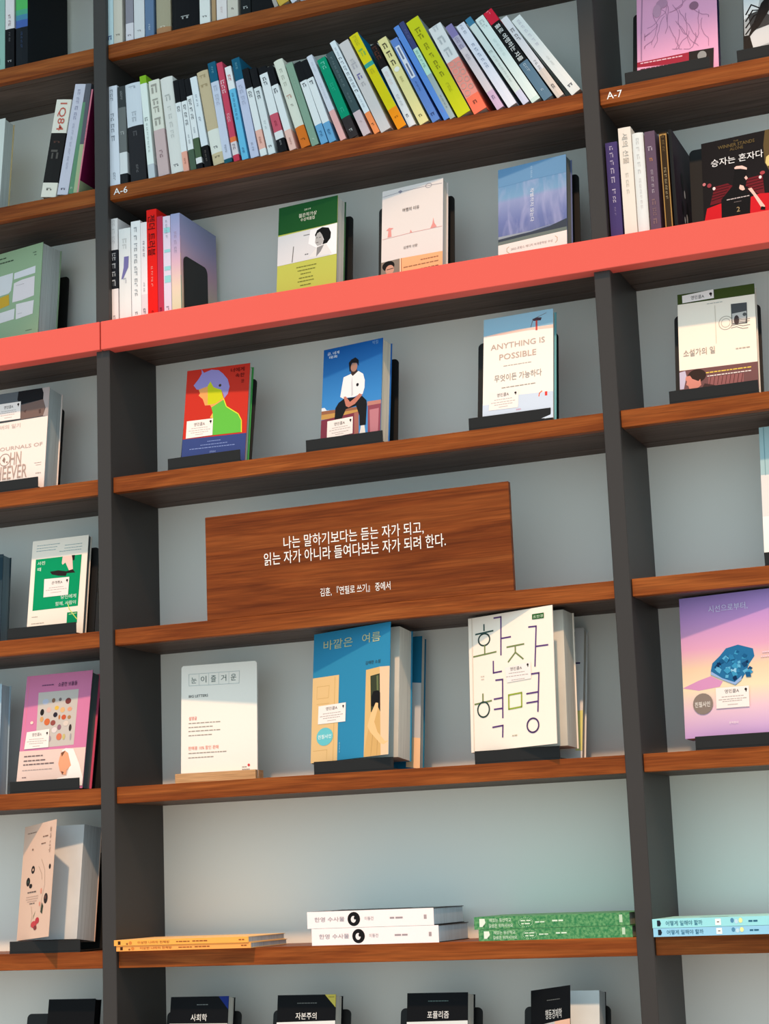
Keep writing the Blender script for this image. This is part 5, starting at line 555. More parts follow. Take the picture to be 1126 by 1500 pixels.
def print_on(front, dec, W, H, off0, fmap, seed=1):
    """flat print and labels on a front cover; fmap(x, depth, z) places a point on the cover"""
    rnd = random.Random(seed)
    g = MB()
    lay = off0
    few = sum(it[0] in ('p', 'e', 'o', 'l', 'w') for it in dec) <= 14
    for it in dec:
        k = it[0]
        if few and g.v:
            g.build('cover_print', front); g = MB()
        lay += 0.000022
        if k == 'p':
            g.face([fmap(u * W, lay, v * H) for u, v in it[2]], paper(it[1]))
        elif k == 'e':
            g.face([fmap(u * W, lay, v * H) for u, v in ngon_ellipse(*it[2:6])], paper(it[1]))
        elif k == 'o':
            pts = ngon_ellipse(*it[2:6], n=24)
            for q in stroke(pts + pts[:1], it[6], W, H):
                g.face([fmap(x, lay, z) for x, z in q], paper(it[1]))
        elif k == 'l':
            for q in stroke(it[2], it[3], W, H):
                g.face([fmap(x, lay, z) for x, z in q], paper(it[1]))
        elif k == 'w':
            for q in words(it[2], it[3], it[4], it[5], it[6], W, rnd):
                g.face([fmap(u * W, lay, v * H) for u, v in q], paper(it[1]))
        elif k == 't':
            vs, fs, asp = text_geo(it[6], 0.006)
            u0, u1, v, h = it[2:6]
            t = MB()
            t.mesh([fmap((u0 + (u1 - u0) * a) * W, lay + 0.0001, (v - h / 2 + h * b_) * H) for a, b_ in vs], fs, paper(it[1]))
            t.build('cover_lettering', front)
        elif k == 'tv':
            vs, fs, asp = text_geo(it[6], 0.006)
            u, v0, v1, w = it[2:6]
            t = MB()
            t.mesh([fmap((u - w / 2 + w * b_) * W, lay + 0.0001, (v0 + (v1 - v0) * a) * H) for a, b_ in vs], fs, paper(it[1]))
            t.build('cover_lettering', front)
        elif k == 's':
            s = MB()
            lay += 0.0002
            s.face([fmap(u * W, lay, v * H) for u, v in it[1]], paper(STICK))
            u0, u1, v, h, body = it[2]
            vs, fs, asp = text_geo(body, 0.01)
            s.mesh([fmap((u0 + (u1 - u0) * a) * W, lay + .0001, (v - h / 2 + h * b_) * H) for a, b_ in vs], fs, paper((62, 52, 52)))
            if it[3]:
                u, v, ru, rv = it[3]
                s.face([fmap(x * W, lay + .0001, z * H) for x, z in ngon_ellipse(u, v, ru, rv, 12)], paper((40, 34, 36)))
                s.face([fmap(x * W, lay + .0001, z * H) for x, z in ((u + ru, v), (u + ru * .3, v - rv * 2.1), (u - ru * .2, v - rv * 1.9), (u, v - rv * .6))], paper((40, 34, 36)))
            for (a0, a1, v) in it[4]:
                for q in words(a0, a1, v, 0.010, 5, W, rnd):
                    s.face([fmap(x * W, lay + .0001, z * H) for x, z in q], paper((178, 164, 160)))
            s.build('sticker', front)
    if g.v: g.build('cover_print', front)

def face_book(key, label, base, spine=None, back=None, page=(226, 224, 214), group=None, hinge=None, name='book', over=0.0, grad=None, gap=0.0):
    d = FACES[key]
    W, H, T, th, ps = d['W'], d['H'], d['T'], d['th'], d['ps']
    pb = ps
    if hinge is None:
        hinge = 0.0
        if key in ('summer', 'revolution'):
            pb = math.radians(-5.0); hinge = ps - pb
    else:
        pb = ps - hinge
    root = empty(name, d['o'], (-th, 0, pb), label, 'book', group)
    spine = spine or base; back = back or base
    c = 0.0012
    ch, shn = math.cos(hinge), math.sin(hinge)
    def fmap(x, out, z):
        # out = distance in front of the cover face
        return (x * ch + out * shn, x * shn - out * ch, z)
    b = MB()
    fm = grad if grad else paper(base)
    pts = [fmap(0, 0, 0), fmap(W, 0, 0), fmap(W, 0, H), fmap(0, 0, H), fmap(0, -c, 0), fmap(W, -c, 0), fmap(W, -c, H), fmap(0, -c, H)]
    b.mesh(pts, [(0, 1, 2, 3), (4, 7, 6, 5), (0, 4, 5, 1), (3, 2, 6, 7), (1, 5, 6, 2), (0, 3, 7, 4)], fm)
    front = b.build('front_cover', root)
    b = MB()
    b.box(0, c, c + .0001, T, 0, H, paper(spine))
    b.box(c, W, T - c, T, 0, H, paper(back))
    b.build('back_cover', root)
    ins = 0.0025 if over else 0.0008
    b = MB(); b.box(c + .0002, W - 0.0022 - over, c + 0.0006, T - c - 0.0002, ins, H - ins, pages(page))
    b.build('page_block', root)
    print_on(front, d['dec'], W, H, 0.0002, fmap, sum(map(ord, key)))
    return root

def rounded_plate(w, h, r, n=6):
    pts = [(0, 0), (w, 0)]
    for cx, a0 in ((w - r, 0.0), (r, math.pi / 2)):
        for i in range(n + 1):
            a = a0 + i / n * math.pi / 2
            pts.append((cx + r * math.cos(a), h - r + r * math.sin(a)))
    return pts
STAND_W = 0.137
def stand(x, zs, yb, label, lean=0.165, h=0.162, lip=0.0205):
    """black metal easel: base plate, front lip, leaning back rest"""
    root = empty('book_stand', (x, 0.0085, zs), label=label, cat='book stand', group='black metal book stands on the shelves')
    y = yb - 0.0085
    b = MB(); b.box(0, STAND_W, 0.0, y + 0.002, 0.0002, 0.0028, BLACKM); b.build('base_plate', root)
    b = MB(); b.bevbox(0, STAND_W, 0.0, 0.0022, 0.0028, lip, 0.0004, BLACKM); b.build('front_lip', root)
    b = MB(); b.prism(rounded_plate(STAND_W, h, 0.008), 0, 0.002, BLACKM)
    o = b.build('back_rest', root)
    o.location = (0, y, 0.0028)
    o.rotation_euler = (-lean, 0, 0)
    return root

# ------------------------------------------------------------------ face-out books and their stands
CREAMP = (232, 226, 208)
crystal_grad = gradient('print_lavender_sunset', [(0, (200, 160, 215)), (.18, (232, 195, 210)), (.32, (240, 222, 188)), (.45, (238, 206, 175)), (.58, (225, 165, 195)), (.75, (198, 148, 205)), (1, (132, 128, 205))], 2, 0.231)
blue_grad = gradient('print_deep_blue_sky', [(0, (80, 150, 212)), (.5, (58, 132, 200)), (1, (10, 82, 155))], 2, 0.184)
def snowy_wave():
    m = gradient('print_snowy_wave', [(0, (70, 80, 95)), (.20, (92, 105, 150)), (.45, (108, 120, 172)), (.66, (140, 152, 195)), (.70, (118, 158, 195)), (1, (80, 132, 182))], 2, 0.18)
    nt = m.node_tree
    b = nt.nodes['Principled BSDF']
    ramp = [n for n in nt.nodes if n.type == 'VALTORGB'][0]
    tc = [n for n in nt.nodes if n.type == 'TEX_COORD'][0]
    mp = nt.nodes.new('ShaderNodeMapping'); mp.inputs['Scale'].default_value = (60, 20, 16); mp.inputs['Rotation'].default_value = (0, .35, 0)
    nz = nt.nodes.new('ShaderNodeTexNoise'); nz.inputs['Scale'].default_value = 1.0; nz.inputs['Detail'].default_value = 4; nz.inputs['Distortion'].default_value = 1.2
    nt.links.new(tc.outputs['Object'], mp.inputs['Vector']); nt.links.new(mp.outputs['Vector'], nz.inputs['Vector'])
    mr = nt.nodes.new('ShaderNodeMapRange'); mr.inputs['From Min'].default_value = .45; mr.inputs['From Max'].default_value = .75; mr.inputs['To Max'].default_value = .45
    nt.links.new(nz.outputs['Fac'], mr.inputs['Value'])
    mx = nt.nodes.new('ShaderNodeMix'); mx.data_type = 'RGBA'; mx.inputs['B'].default_value = rgb((178, 180, 216))
    nt.links.new(mr.outputs['Result'], mx.inputs['Factor']); nt.links.new(ramp.outputs['Color'], mx.inputs['A'])
    nt.links.new(mx.outputs['Result'], b.inputs['Base Color'])
    return m
face_book('red', 'red book with a lavender haired profile in green on its cover', (198, 50, 36), back=(70, 165, 85), over=.001)
face_book('blueman', 'blue book showing a seated man in white shirt and black trousers', (40, 110, 190), grad=blue_grad, page=CREAMP)
face_book('anything', 'white hardback reading Anything Is Possible with a pale blue top', (250, 242, 234), back=(120, 190, 200), over=.001)
face_book('postcard', 'olive book wrapped in a cream postcard jacket with a postage stamp', (62, 76, 32), back=(225, 215, 205))
face_book('young', 'green, white and lime book with a portrait of a bob haired woman', (184, 190, 88), spine=(26, 82, 38), back=(60, 100, 70))
face_book('travel', 'white book with thin pink landmark drawings and a peach band', (226, 219, 217))
face_book('wave', 'blue book with a towering snowy wave and a white paper band', (112, 128, 178), page=(150, 160, 160), grad=snowy_wave())
face_book('sage', 'sage green book with torn paper pieces at the far left of the coral shelf', (150, 176, 142), page=(214, 224, 222))
face_book('cheever', 'thick pinkish white book reading The Journals of John Cheever', (250, 234, 226), page=(206, 220, 222))
face_book('greenbox', 'cream book with a green picture of a leg in a black shoe', (250, 238, 224), spine=(120, 140, 150), page=(130, 145, 150))
face_book('pink', 'pink hardback with rows of small pebbles and a veiled woman', (212, 126, 168), spine=(225, 155, 198), back=(215, 90, 125), page=(120, 145, 148), over=.002)
sm = face_book('summer', 'sky blue book with two cream doors and a girl slipping through', (46, 134, 176), back=(46, 134, 176))
face_book('summer2', 'second copy of the sky blue door book, peeking out behind on its right', (30, 110, 145))
face_book('revolution', 'cream book with big purple and green line letters, cover curling open', (252, 240, 226))
face_book('revolution2', 'second copy of the line lettered book, peeking out behind on its right', (236, 236, 236))
face_book('crystal', 'lavender to peach book with a blue crystal cluster', (200, 160, 215), grad=crystal_grad)
face_book('pinkart', 'pink book with grey line drawn figures above the A-7 tag', (236, 168, 204), back=(40, 36, 70), over=.001)
face_book('photo', 'black and white photo book with dark palm leaves, top right', (175, 178, 180), spine=(205, 200, 190))
face_book('winner', 'black book with red stairs and a bare leg on the coral shelf', (24, 21, 23))
face_book('grey4', 'grey white book cut by the right frame edge', (165, 195, 200), spine=(150, 190, 195))
face_book('soc', 'black book with a blue corner and white title, bottom row', (12, 13, 17))
face_book('cap', 'black book with a yellow corner and white title, bottom row', (12, 13, 17))
face_book('pop', 'black book with plain corners and white title, bottom row', (12, 13, 17))
face_book('black0', 'plain black book at the bottom left', (12, 12, 15), page=(30, 30, 32))
face_book('navy4', 'dark navy book cut by the left frame edge, left of the green picture book', (45, 62, 72), page=(120, 140, 148))
face_book('tan0', 'pale book with a tan back cover at the far left, level with the A-6 tag', (214, 220, 216), back=(214, 190, 140), page=(205, 214, 212))
face_book('pale5', 'pale blue book cut by the left frame edge, left of the pink hardback', (170, 195, 210), page=(180, 200, 208))

# book whose front cover is swung open, white pages showing
def open_book(key, label, cover_w, ang, cover_col, page_col, dec, T, title=None):
    d = FACES[key]
    W, H, th, ps = d['W'], d['H'], d['th'], d['ps']
    root = empty('book', d['o'], (-th, 0, ps), label, 'book')
    ch, shn = math.cos(ang), math.sin(ang)
    def fmap(x, out, z):
        return (x * ch + out * shn, x * shn - out * ch, z)
    CW = cover_w; c = 0.0008
    b = MB()
    pts = [fmap(0, 0, 0), fmap(CW, 0, 0), fmap(CW, 0, H), fmap(0, 0, H), fmap(0, -c, 0), fmap(CW, -c, 0), fmap(CW, -c, H), fmap(0, -c, H)]
    b.mesh(pts, [(0, 1, 2, 3), (4, 7, 6, 5), (0, 4, 5, 1), (3, 2, 6, 7), (1, 5, 6, 2), (0, 3, 7, 4)], paper(cover_col))
    front = b.build('front_cover', root)
    b = MB(); b.box(0, .001, .001, T, 0, H, paper(cover_col)); b.box(.001, W, T - .001, T, 0, H, paper(cover_col)); b.build('back_cover', root)
    b = MB(); b.box(.0012, W - .001, .0012, T - .0012, .0008, H - .0008, pages(page_col)); pb = b.build('page_block', root)
    if title:
        vs, fs, a = text_geo(title)
        b = MB(); b.mesh([(W * (.54 + .22 * u), .0009, H * (.705 + .02 * v)) for u, v in vs], fs, paper((110, 135, 140))); b.build('title_page_lettering', pb)
    print_on(front, dec, CW, H, .0002, fmap, 5)
    return root
rf = random.Random(11)
flow = [('e', (40, 34, 34), .37, .60, .055, .035), ('e', (230, 190, 165), .37, .60, .02, .012), ('e', (40, 34, 34), .24, .50, .06, .038), ('e', (60, 80, 70), .24, .50, .02, .012), ('e', (40, 34, 34), .33, .46, .05, .02), ('e', (45, 36, 36), .84, .33, .06, .045), ('e', (110, 70, 60), .83, .34, .02, .015), ('p', (60, 70, 55), [(.70, .22), (.76, .20), (.78, .27), (.73, .30)]), ('e', (40, 34, 34), .90, .60, .03, .022),
        ('l', (150, 130, 110), [(.62, .68), (.75, .58), (.78, .45), (.72, .34), (.70, .25)], .0007), ('l', (150, 130, 110), [(.55, .62), (.66, .55), (.68, .50)], .0007), ('l', (150, 130, 110), [(.42, .10), (.45, .20), (.40, .28)], .0007),
        ('e', (200, 70, 75), .52, .12, .09, .03), ('e', (190, 60, 70), .62, .15, .06, .028), ('e', (130, 60, 60), .57, .09, .05, .02), ('e', (225, 150, 130), .68, .40, .025, .025), ('e', (225, 150, 130), .66, .29, .02, .02),
        ('p', (90, 120, 80), [(.48, .16), (.55, .24), (.50, .20)]), ('w', (110, 95, 90), .25, .52, .405, .022, 2), ('w', (190, 160, 145), .22, .6, .365, .01, 5), ('w', (190, 160, 145), .22, .6, .345, .01, 5), ('w', (190, 160, 145), .26, .56, .325, .01, 4), ('w', (110, 95, 90), .34, .50, .305, .014, 1),
        ('w', (130, 95, 80), .62, .78, .875, .018, 1), ('w', (130, 95, 80), .58, .72, .815, .016, 1), ('tv', (150, 120, 105), .86, .95, .72, .05, '꽃과 나무'), ('w', (140, 110, 100), .12, .4, .93, .012, 2), ('w', (140, 110, 100), .3, .34, .78, .03, 1)]
open_book('flip', 'white paged book with its peach floral cover swung forward', 0.134, math.radians(-28), (226, 192, 172), (222, 228, 232), flow, 0.05)
d = FACES['beh']
behd = [('w', (100, 104, 104), .42, .75, .905, .012, 4), ('t', (210, 212, 212), .38, .80, .795, .075, '행동경제학'), ('p', (195, 195, 195), [(0, .71), (.62, .735), (.58, .6), (0, .6)]), ('p', (236, 190, 165), [(.62, .735), (1, .745), (1, .6), (.58, .6)])]  # peach end of the pale band is sunlight painted into the print
open_book('beh', 'black book with its cover swung open over pale pages, bottom row', 0.108, math.radians(-40), (12, 13, 17), (222, 230, 232), behd, 0.035, '행동경제학')

# small information card in a beech block
d = FACES['card']
root = empty('information_card', d['o'], (-d['th'], 0, d['ps']), 'white card with five boxed letters standing in a beech block', 'card')
b = MB()
w_, h_, cc = d['W'], d['H'], 0.003
b.prism([(0, 0), (w_, 0), (w_, h_ - cc), (w_ - cc, h_), (cc, h_), (0, h_ - cc)], 0, 0.004, paper((248, 244, 236)))
fr = b.build('card_panel', root)
print_on(fr, d['dec'], w_, h_, 0.0002, lambda x, o, z: (x, -o, z), 3)
b = MB()
b.box(-0.006, 0.138, -0.0105, -0.0009, 0.0, 0.0185, BEECH)
b.box(-0.006, 0.138, 0.0049, 0.026, 0.0, 0.0185, BEECH)
b.box(-0.006, 0.138, -0.0009, 0.0049, 0.0, 0.0045, BEECH)
blk = empty('card_holder', (d['o'][0], d['o'][1], ZS[5] + 0.0002), (0, 0, d['ps']), 'small beech wood block holding the white information card', 'card holder')
b.build('slotted_block', blk)
root.location.z = ZS[5] + 0.0055

# stands: x of the left edge, shelf, back of the book
def back_y(key):
    f = FACES[key]
    return max(f['o'][1] + f['T'] + 0.005, 0.05)
for key, x, near in (('red', .1195, 'under the red profile book'), ('blueman', .378, 'under the blue book with the seated man'), ('anything', .664, 'under the white hardback on the walnut shelf'), ('postcard', .991, 'under the cream postcard book'),
                     ('cheever', -.2757, 'under the thick white book at the left'), ('greenbox', -.2005, 'under the green leg picture book'), ('pink', -.1965, 'under the pink hardback'), ('flip', -.197, 'under the open floral book'),
                     ('summer', .374, 'under the two sky blue door books'), ('revolution', .647, 'under the curling line lettered books'), ('crystal', .9934, 'under the blue crystal book'), ('pinkart', .956, 'under the pink book above the A-7 tag'), ('photo', 1.136, 'under the black and white photo book'),
                     ('grey4', 1.1166, 'under the grey white book at the right frame edge'), ('travel', .4955, 'behind the white landmark book'), ('young', .306, 'behind the green portrait book'), ('wave', .712, 'behind the blue wave book'), ('soc', .0585, 'behind the blue cornered book'), ('cap', .251, 'behind the yellow cornered book'),
                     ('pop', .472, 'behind the plain cornered black book'), ('beh', .678, 'behind the opened black book'), ('black0', -.2092, 'behind the plain black book'), ('winner', 1.036, 'behind the black book with red stairs'), ('sage', -.290, 'behind the sage green book')):
    by = back_y(key)
    if key in ('summer', 'revolution'):
        by = back_y(key + '2')
    sh = FACES[key]['sh']
    stand(x, ZS[sh], by, 'black metal book stand ' + near, lip=0.0105 if sh == 'r' else 0.0205, lean=max(FACES[key]['th'], FACES[key + '2']['th'] if key in ('summer', 'revolution') else 0) + .01)

# ------------------------------------------------------------------ spine-out books
def spine_book(row, x, T, H, lean, secs, texts, label, opt, rnd):
    y = opt.get('y', 0.009 if row != 'r' else 0.011)
    dep = opt.get('depth', rnd.uniform(0.118, 0.132))
    dep = min(dep, DEP - y - 0.004)
    z = ZS[row] + 0.0003 + (T * math.sin(lean) if lean > 0 else 0)
    root = empty('book', (x, y, z), (0, lean, 0), label, 'book')
    rd = opt.get('round', 0.0006)
    n = 6 if rd > .001 else 2
    arc = lambda t: -rd * (1 - (2 * t - 1) ** 2) + rd
    prof = [(T * i / n, arc(i / n)) for i in range(n + 1)]
    b = MB()
    cth = 0.0011
    z1 = H
    zc = H
    for frac, col in secs:
        z0 = H * (1 - frac)
        mt = paper(col)
        for (xa, ya), (xb, yb) in zip(prof[:-1], prof[1:]):
            b.face([(xa, ya, z0), (xb, yb, z0), (xb, yb, zc), (xa, ya, zc)], mt)
        sc = paper(opt['side']) if 'side' in opt else mt
        b.face([(T, prof[-1][1], z0), (T, dep, z0), (T, dep, zc), (T, prof[-1][1], zc)], sc)
        b.face([(0, prof[0][1], z0), (0, prof[0][1], zc), (0, dep, zc), (0, dep, z0)], mt)
        for xx in (0, T - cth):
            b.face([(xx, dep, z0), (xx + cth, dep, z0), (xx + cth, dep, zc), (xx, dep, zc)], mt)
        zc = z0
    # board thickness seen at head and foot
    for zz, mt in ((H, paper(secs[0][1])), (0, paper(secs[-1][1]))):
        for xx in (0, T - cth):
            b.face([(xx, rd, zz), (xx + cth, rd, zz), (xx + cth, dep, zz), (xx, dep, zz)], mt)
        pr = [(px, py) for px, py in prof] + [(T, rd + .0016), (0, rd + .0016)]
        b.face([(px, py, zz) for px, py in pr], mt)
    for xx in (cth, T - cth):
        b.face([(xx, rd, 0), (xx, dep, 0), (xx, dep, H), (xx, rd, H)], paper((228, 226, 218)))
    b.build('cover', root)
    b = MB(); b.box(cth, T - cth, rd + .0018, dep - .002, .0012, H - .0012, pages((230, 228, 218) if lean <= 0 else (214, 210, 196)))
    b.build('page_block', root)
    l, g = MB(), MB()
    yy = lambda t: arc(t) - 0.0003
    def quad(mb, t0, t1, f0, f1, mat, out=0.0):
        for i in range(n):
            a, c_ = t0 + (t1 - t0) * i / n, t0 + (t1 - t0) * (i + 1) / n
            mb.face([(T * a, yy(a) - out, H * (1 - f1)), (T * c_, yy(c_) - out, H * (1 - f1)), (T * c_, yy(c_) - out, H * (1 - f0)), (T * a, yy(a) - out, H * (1 - f0))], mat)
    if 'panel' in opt:
        f0, f1, pc, tc = opt['panel']
        quad(g, .2, .8, f0, f1, paper(pc))
        quad(l, .40, .6, f0 + .02, f0 + (f1 - f0) * .42, paper(tc), .0002)
        quad(l, .40, .6, f0 + (f1 - f0) * .56, f1 - .02, paper(tc), .0002)
    if 'dot' in opt:
        f, pc = opt['dot']
        r = T * .3
        g.face([(T * .5 + r * math.cos(a * .5236), -.0003, H * (1 - f) + r * math.sin(a * .5236)) for a in range(12)], paper(pc))
    if 'stroke' in opt:
        f0, f1, pc = opt['stroke']
        g.face([(T * .45, yy(.5), H * (1 - f0)), (T * .85, yy(.6), H * (1 - f0)), (T * .8, yy(.6), H * (1 - (f0 + f1) / 2)), (T * .35, yy(.5), H * (1 - f1)), (T * .2, yy(.5), H * (1 - f1)), (T * .4, yy(.5), H * (1 - (f0 + f1) / 2))], paper(pc))
    if 'dashes' in opt:
        for f0, f1 in opt['dashes']:
            quad(g, .15, .95, f0, f1, paper((150, 210, 215)))
    if 'border' in opt:
        mt = paper(opt['border'])
        quad(g, .04, .16, .02, 1, mt); quad(g, .84, .96, .02, 1, mt); quad(g, .04, .96, .015, .03, mt)
    if opt.get('rings'):
        for i in range(9):
            f = .44 + .042 * i
            cx = T * (.3 + .45 * (i % 2)); r = T * rnd.uniform(.16, .24)
            pts = ngon_ellipse(cx, H * (1 - f), r, r, 14)
            for q in stroke(pts + pts[:1], .0011, 1, 1):
                q = [(min(max(px, .0002), T - .0002), pz) for px, pz in q]
                g.face([(px, -.0003, pz) for px, pz in q], paper((246, 214, 205)))
    for f0, f1, w, col, body in texts:
        under = next((c_ for fr_, c_ in secs if fr_ >= (f0 + f1) / 2), secs[-1][1])
        mt = paper(tuple(int(a_ * .72 + b_ * .28) for a_, b_ in zip(col, under))) if not body else paper(col)
        f0, f1 = max(f0, 0.0), min(f1, 1.0)
        if f1 <= f0: continue
        if l.v:
            l.build('spine_lettering', root); l = MB()
        if body:
            vs, fs, asp = text_geo(body, .01)
            l.mesh([(T * (.5 - w / 2 + w * v), -0.0004, H * (1 - (f0 + (f1 - f0) * u))) for u, v in vs], fs, mt)
        else:
            L = (f1 - f0) * H
            nw = max(1, min(7, int(L / (T * w * 1.6 + .002))))
            ws = [rnd.uniform(.7, 1.3) for _ in range(nw)]
            tot = sum(ws) + .25 * (nw - 1)
            f = f0
            for q in ws:
                fe = f + (f1 - f0) * q / tot
                # character-like blocks inside the word
                nc = max(1, int((fe - f) * H / (T * w * .95 + 1e-4)))
                for i in range(nc):
                    a0 = f + (fe - f) * (i + .08) / nc; a1 = f + (fe - f) * (i + .86) / nc
                    am = (a1 - a0)
                    quad(l, .5 - w / 2, .5 + w * rnd.uniform(.2, .5), a0, a0 + am * .24, mt, .0001)
                    quad(l, .5 - w * rnd.uniform(.2, .5), .5 - w * .18, a0 + am * .35, a1, mt, .0001)
                    quad(l, .5 + w * .16, .5 + w * .38, a0 + am * rnd.uniform(.2, .5), a1, mt, .0001)
                f = fe + (f1 - f0) * .25 / tot
    if g.v: g.build('spine_print', root)
    if l.v: l.build('spine_lettering', root)
    if 'front cover' in label:
        b = MB()
        for fy, fz, r1, r2, cc in ((.42, .46, .010, .016, (20, 16, 18)), (.50, .36, .004, .007, (228, 226, 224)), (.42, .10, .004, .006, (228, 226, 224)), (.55, .14, .005, .008, (228, 226, 224)), (.62, .22, .006, .018, (20, 16, 18)), (.35, .2, .006, .012, (20, 16, 18))):
            b.face([(T + .0004, dep * fy + r1 * math.cos(a * .5236), H * (.15 + fz) + r2 * math.sin(a * .5236)) for a in range(12)], paper(cc))
        b.build('cover_print', root)
    if opt.get('grad'):
        b = MB()
        gm = gradient('print_pastel_sunset', [(0, (205, 215, 175)), (.3, (228, 205, 185)), (.55, (215, 175, 195)), (.8, (170, 165, 205)), (1, (150, 160, 200))], 2, H)
        b.face([(T + .0003, .002, 0), (T + .0003, dep, 0), (T + .0003, dep, H), (T + .0003, .002, H)], gm)
        b.face([(.0002, -.0001, 0), (T, -.0001, 0), (T, -.0001, H), (.0002, -.0001, H)], gm)
        b.build('sunset_jacket', root)
    return root
rs = random.Random(21)
for row, x, T, H, lean, secs, texts, label, opt in SPINES:
    spine_book(row, x, T, H, lean, secs, texts, label, opt, rs)

# black steel bookend against the pastel book
pb = [q for q in SPINES if 'pastel sunset' in q[7]][0]
bx = pb[1] + pb[2] + 0.0012
root = empty('bookend', (bx, 0.012, ZS['r'] + 0.0002), label='black steel bookend against the pastel sunset book', cat='bookend')
b = MB(); b.prism([(p[0] + .008, p[1]) for p in rounded_plate(0.088, 0.118, 0.012)], 0, 0.0016, BLACKM, 'yz'); b.build('upright_plate', root)
b = MB(); b.box(0, 0.10, 0.008, 0.096, 0, 0.0012, BLACKM); b.build('foot_plate', root)

# ------------------------------------------------------------------ books lying flat on the lower walnut shelf
def flat_book(x0, x1, z0, z1, y0, dep, spine, top, page, label, texts=(), logo=None, marks=(), seed=1, topmarks=(), tilt=0.0):
    rnd = random.Random(seed)
    root = empty('book', (x0, y0, z0), (0, 0, tilt), label, 'book')
    L, T = x1 - x0, z1 - z0
    c = .0009
    b = MB()
    b.box(0, L, 0, c, 0, T, paper(spine))
    b.box(0, L, c, dep, 0, c, paper(top)); b.box(0, L, c, dep, T - c, T, paper(top))
    b.build('cover', root)
    b = MB(); b.box(.0012, L - .0012, c + .0003, dep - .002, c + .0001, T - c - .0001, pages(page)); b.build('page_block', root)
    l, g = MB(), MB()
    for u0, u1, v0, v1, col, body in texts:
        if body:
            vs, fs, a = text_geo(body, .012)
            l.mesh([(L * (u0 + (u1 - u0) * u), -.0004, T * (v0 + (v1 - v0) * v)) for u, v in vs], fs, paper(col))
        else:
            for q in words(u0, u1, (v0 + v1) / 2, (v1 - v0), max(1, int((u1 - u0) * L / .012)), 1, rnd):
                l.face([(L * u, -.0004, T * v) for u, v in q], paper(col))
    for m in marks:
        if m[0] == 'e':
            g.face([(L * u, -.0003 - m[6] * .0002, T * v) for u, v in ngon_ellipse(m[1], m[2], m[3], m[4], 20)], paper(m[5]))
        else:
            g.face([(L * u, -.0003, T * v) for u, v in m[2]], paper(m[1]))
    for m in topmarks:
        g.face([(L * u, dep * v, T + .0003) for u, v in m[1]], paper(m[0]))
    if g.v: g.build('cover_print', root)
    if l.v: l.build('spine_lettering', root)
    return root
OT = (150, 85, 40)
for i, (xa, xb, za, zb, yf, col, lab) in enumerate(((0.0190, 0.2630, 0.0003, 0.0088, -.0095, (252, 170, 90), 'lower orange book lying flat at the left end of the walnut shelf'), (0.0160, 0.2600, 0.0091, 0.0182, -.0115, (252, 176, 84), 'upper orange book lying flat at the left end of the walnut shelf'))):
    flat_book(xa, xb, za, zb, yf, .137, col, (250, 205, 140), (196, 198, 200), lab,
              texts=[(.18, .42, .25, .72, OT, '이상한 나라의 헌책방'), (.47, .57, .3, .65, OT, None), (.59, .70, .3, .7, OT, None), (.93, .97, .3, .7, OT, None)],
              marks=[('p', (60, 35, 20), [(.03, .2), (.05, .2), (.05, .8), (.03, .8)]), ('e', .10, .3, .008, .18, (150, 95, 50), 0), ('e', .125, .45, .012, .3, (215, 130, 60), 0)], seed=i)
WT = (165, 150, 155)
for i, (xa, xb, za, zb, lab) in enumerate(((0.3615, 0.5750, 0.0003, 0.0262, 'lower white book with a round black emblem lying flat'), (0.3545, 0.5680, 0.0266, 0.0524, 'upper white book with a round black emblem and black cover lying flat'))):
    flat_book(xa, xb, za, zb, .0078, .138, (250, 240, 242), (34, 32, 34), (205, 220, 232), lab,
              texts=[(.06, .30, .38, .66, WT, '한영 수사물'), (.46, .53, .40, .62, WT, '이동건'), (.66, .76, .40, .60, WT, None), (.925, .945, .25, .75, WT, None)],
              marks=[('e', .375, .5, .050, .42, (24, 22, 24), 0), ('e', .372, .48, .020, .20, (240, 232, 234), 1), ('e', .386, .56, .010, .10, (24, 22, 24), 2)],
              topmarks=[((225, 220, 215), [(.11, .10), (.16, .10), (.15, .22), (.10, .22)]), ((225, 220, 215), [(.19, .08), (.22, .10), (.22, .16), (.19, .14)]), ((120, 150, 165), [(.75, .3), (.95, .3), (.95, .6), (.7, .6)])], seed=20 + i)
GT = (215, 235, 215)
grn = grained('green_foliage_print', rgb((60, 140, 80)), 0.45, 0.3)
nt = grn.node_tree
tcn = nt.nodes.new('ShaderNodeTexCoord'); nzn = nt.nodes.new('ShaderNodeTexNoise'); rpn = nt.nodes.new('ShaderNodeValToRGB')
nzn.inputs['Scale'].default_value = 240; nzn.inputs['Detail'].default_value = 4
nt.links.new(tcn.outputs['Object'], nzn.inputs['Vector']); nt.links.new(nzn.outputs['Fac'], rpn.inputs['Fac'])
ee = rpn.color_ramp.elements
ee[0].position, ee[0].color = .38, rgb((42, 122, 72)); ee[1].position, ee[1].color = .70, rgb((112, 168, 112))
nt.links.new(rpn.outputs['Color'], nt.nodes['Principled BSDF'].inputs['Base Color'])
MATS[('paper', 60, 141, 81)] = grn
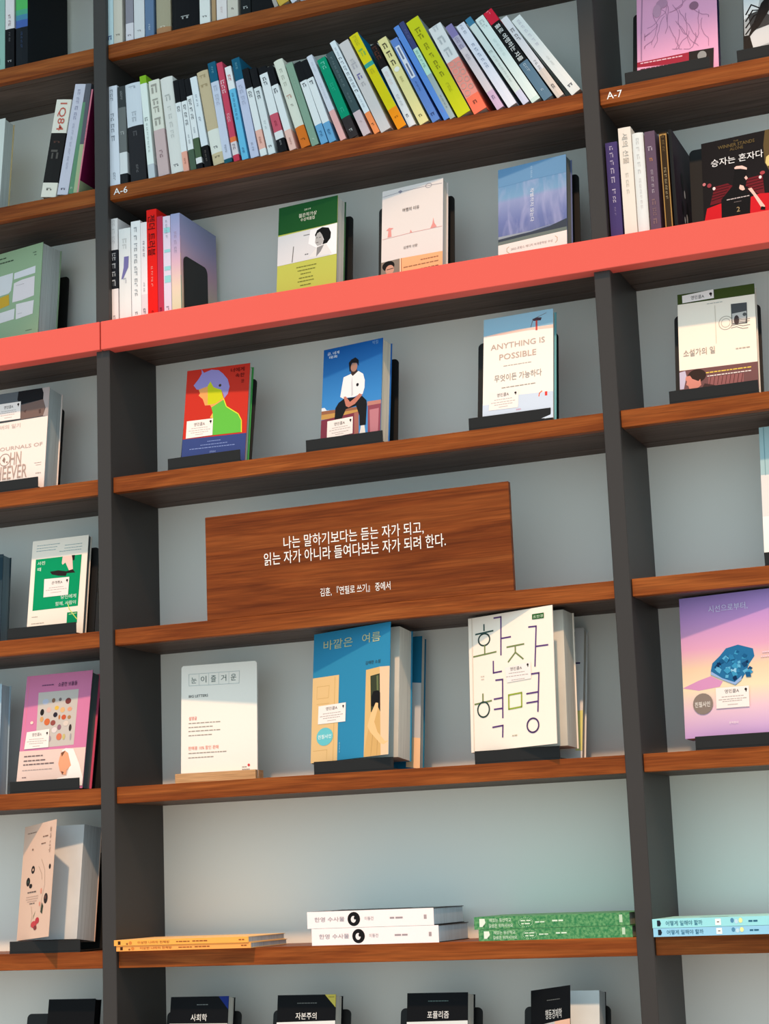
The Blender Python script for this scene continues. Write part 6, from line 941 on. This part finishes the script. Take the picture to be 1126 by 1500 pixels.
for i, (xa, xb, za, zb, lab) in enumerate(((0.6400, 0.8800, 0.0003, 0.0172, 'lower leafy green book lying flat near the right post'), (0.6335, 0.8770, 0.0176, 0.0362, 'upper leafy green book lying flat near the right post'))):
    flat_book(xa, xb, za, zb, .0076, .14, (60, 141, 81), (60, 141, 81), (215, 222, 210), lab,
              texts=[(.10, .245, .56, .86, GT, '재밌는 동산학교'), (.095, .255, .12, .42, GT, '길샘은 위하시어요'), (.305, .37, .52, .70, GT, None), (.31, .365, .28, .46, GT, None), (.40, .46, .38, .56, GT, None), (.51, .58, .42, .66, GT, None)],
              marks=[('p', (226, 236, 224), [(.035, .2), (.06, .2), (.075, .55), (.07, .85), (.035, .85)]), ('p', (60, 130, 80), [(.055, .2), (.07, .2), (.066, .4)])] + [('e', .338 + .045 * math.cos(a * .3), .48 + .36 * math.sin(a * .3), .0022, .03, (190, 220, 195), 0) for a in range(21)] + [('p', (190, 215, 190), [(.935, .25), (.955, .25), (.955, .85), (.935, .85)])], seed=40 + i)
BT = (40, 95, 125)
for i, (xa, xb, za, zb, yf, lab) in enumerate(((0.9165, 1.1515, 0.0003, 0.0124, -.0125, 'lower light blue book lying flat at the right'), (0.9158, 1.1505, 0.0128, 0.0256, -.0125, 'upper light blue book lying flat at the right'))):
    flat_book(xa, xb, za, zb, yf, .14, ((150, 208, 240), (155, 225, 235))[i], (170, 232, 232), (215, 225, 228), lab,
              texts=[(.085, .315, .22, .78, BT, '어떻게 일해야 할까'), (.60, .655, .32, .68, BT, None)],
              marks=[('p', (30, 40, 55), [(.03, .2), (.048, .2), (.055, .5), (.048, .85), (.03, .85)]), ('p', (250, 250, 250), [(.395, .15), (.43, .15), (.43, .85), (.395, .85)]), ('p', (210, 110, 110), [(.405, .45), (.42, .45), (.42, .55), (.405, .55)]), ('e', .50, .62, .011, .26, (85, 140, 180), 0), ('e', .525, .5, .011, .26, (190, 225, 245), 0), ('e', .552, .6, .012, .28, (235, 240, 170), 1)],
              topmarks=[((120, 170, 175), [(.27, .2), (.45, .2), (.45, .26), (.27, .26)])], seed=60 + i)

# ------------------------------------------------------------------ quotation board
root = empty('quote_board', (0.1884, 0.0085, ZS[4] + 0.0004), label='walnut board with a white Korean quotation standing on the shelf', cat='sign')
b = MB(); b.bevbox(0, 0.5366, 0, 0.010, 0, 0.1747, 0.0006, WOODB)
bd = b.build('board', root)
for body, x0, x1, zc, h in (('나는 말하기보다는 듣는 자가 되고,', .3325, .5795, .6475, .0215), ('읽는 자가 아니라 들여다보는 자가 되려 한다.', .2960, .6160, .6238, .0215), ('김훈, 『연필로 쓰기』 중에서', .3955, .5185, .5593, .0145)):
    vs, fs, asp = text_geo(body, 0.022)
    b = MB()
    b.mesh([(x0 - .1884 + (x1 - x0) * u, -.0006, zc - ZS[4] - h / 2 + h * v) for u, v in vs], fs, WHITEL)
    b.build('quotation_lettering', root)
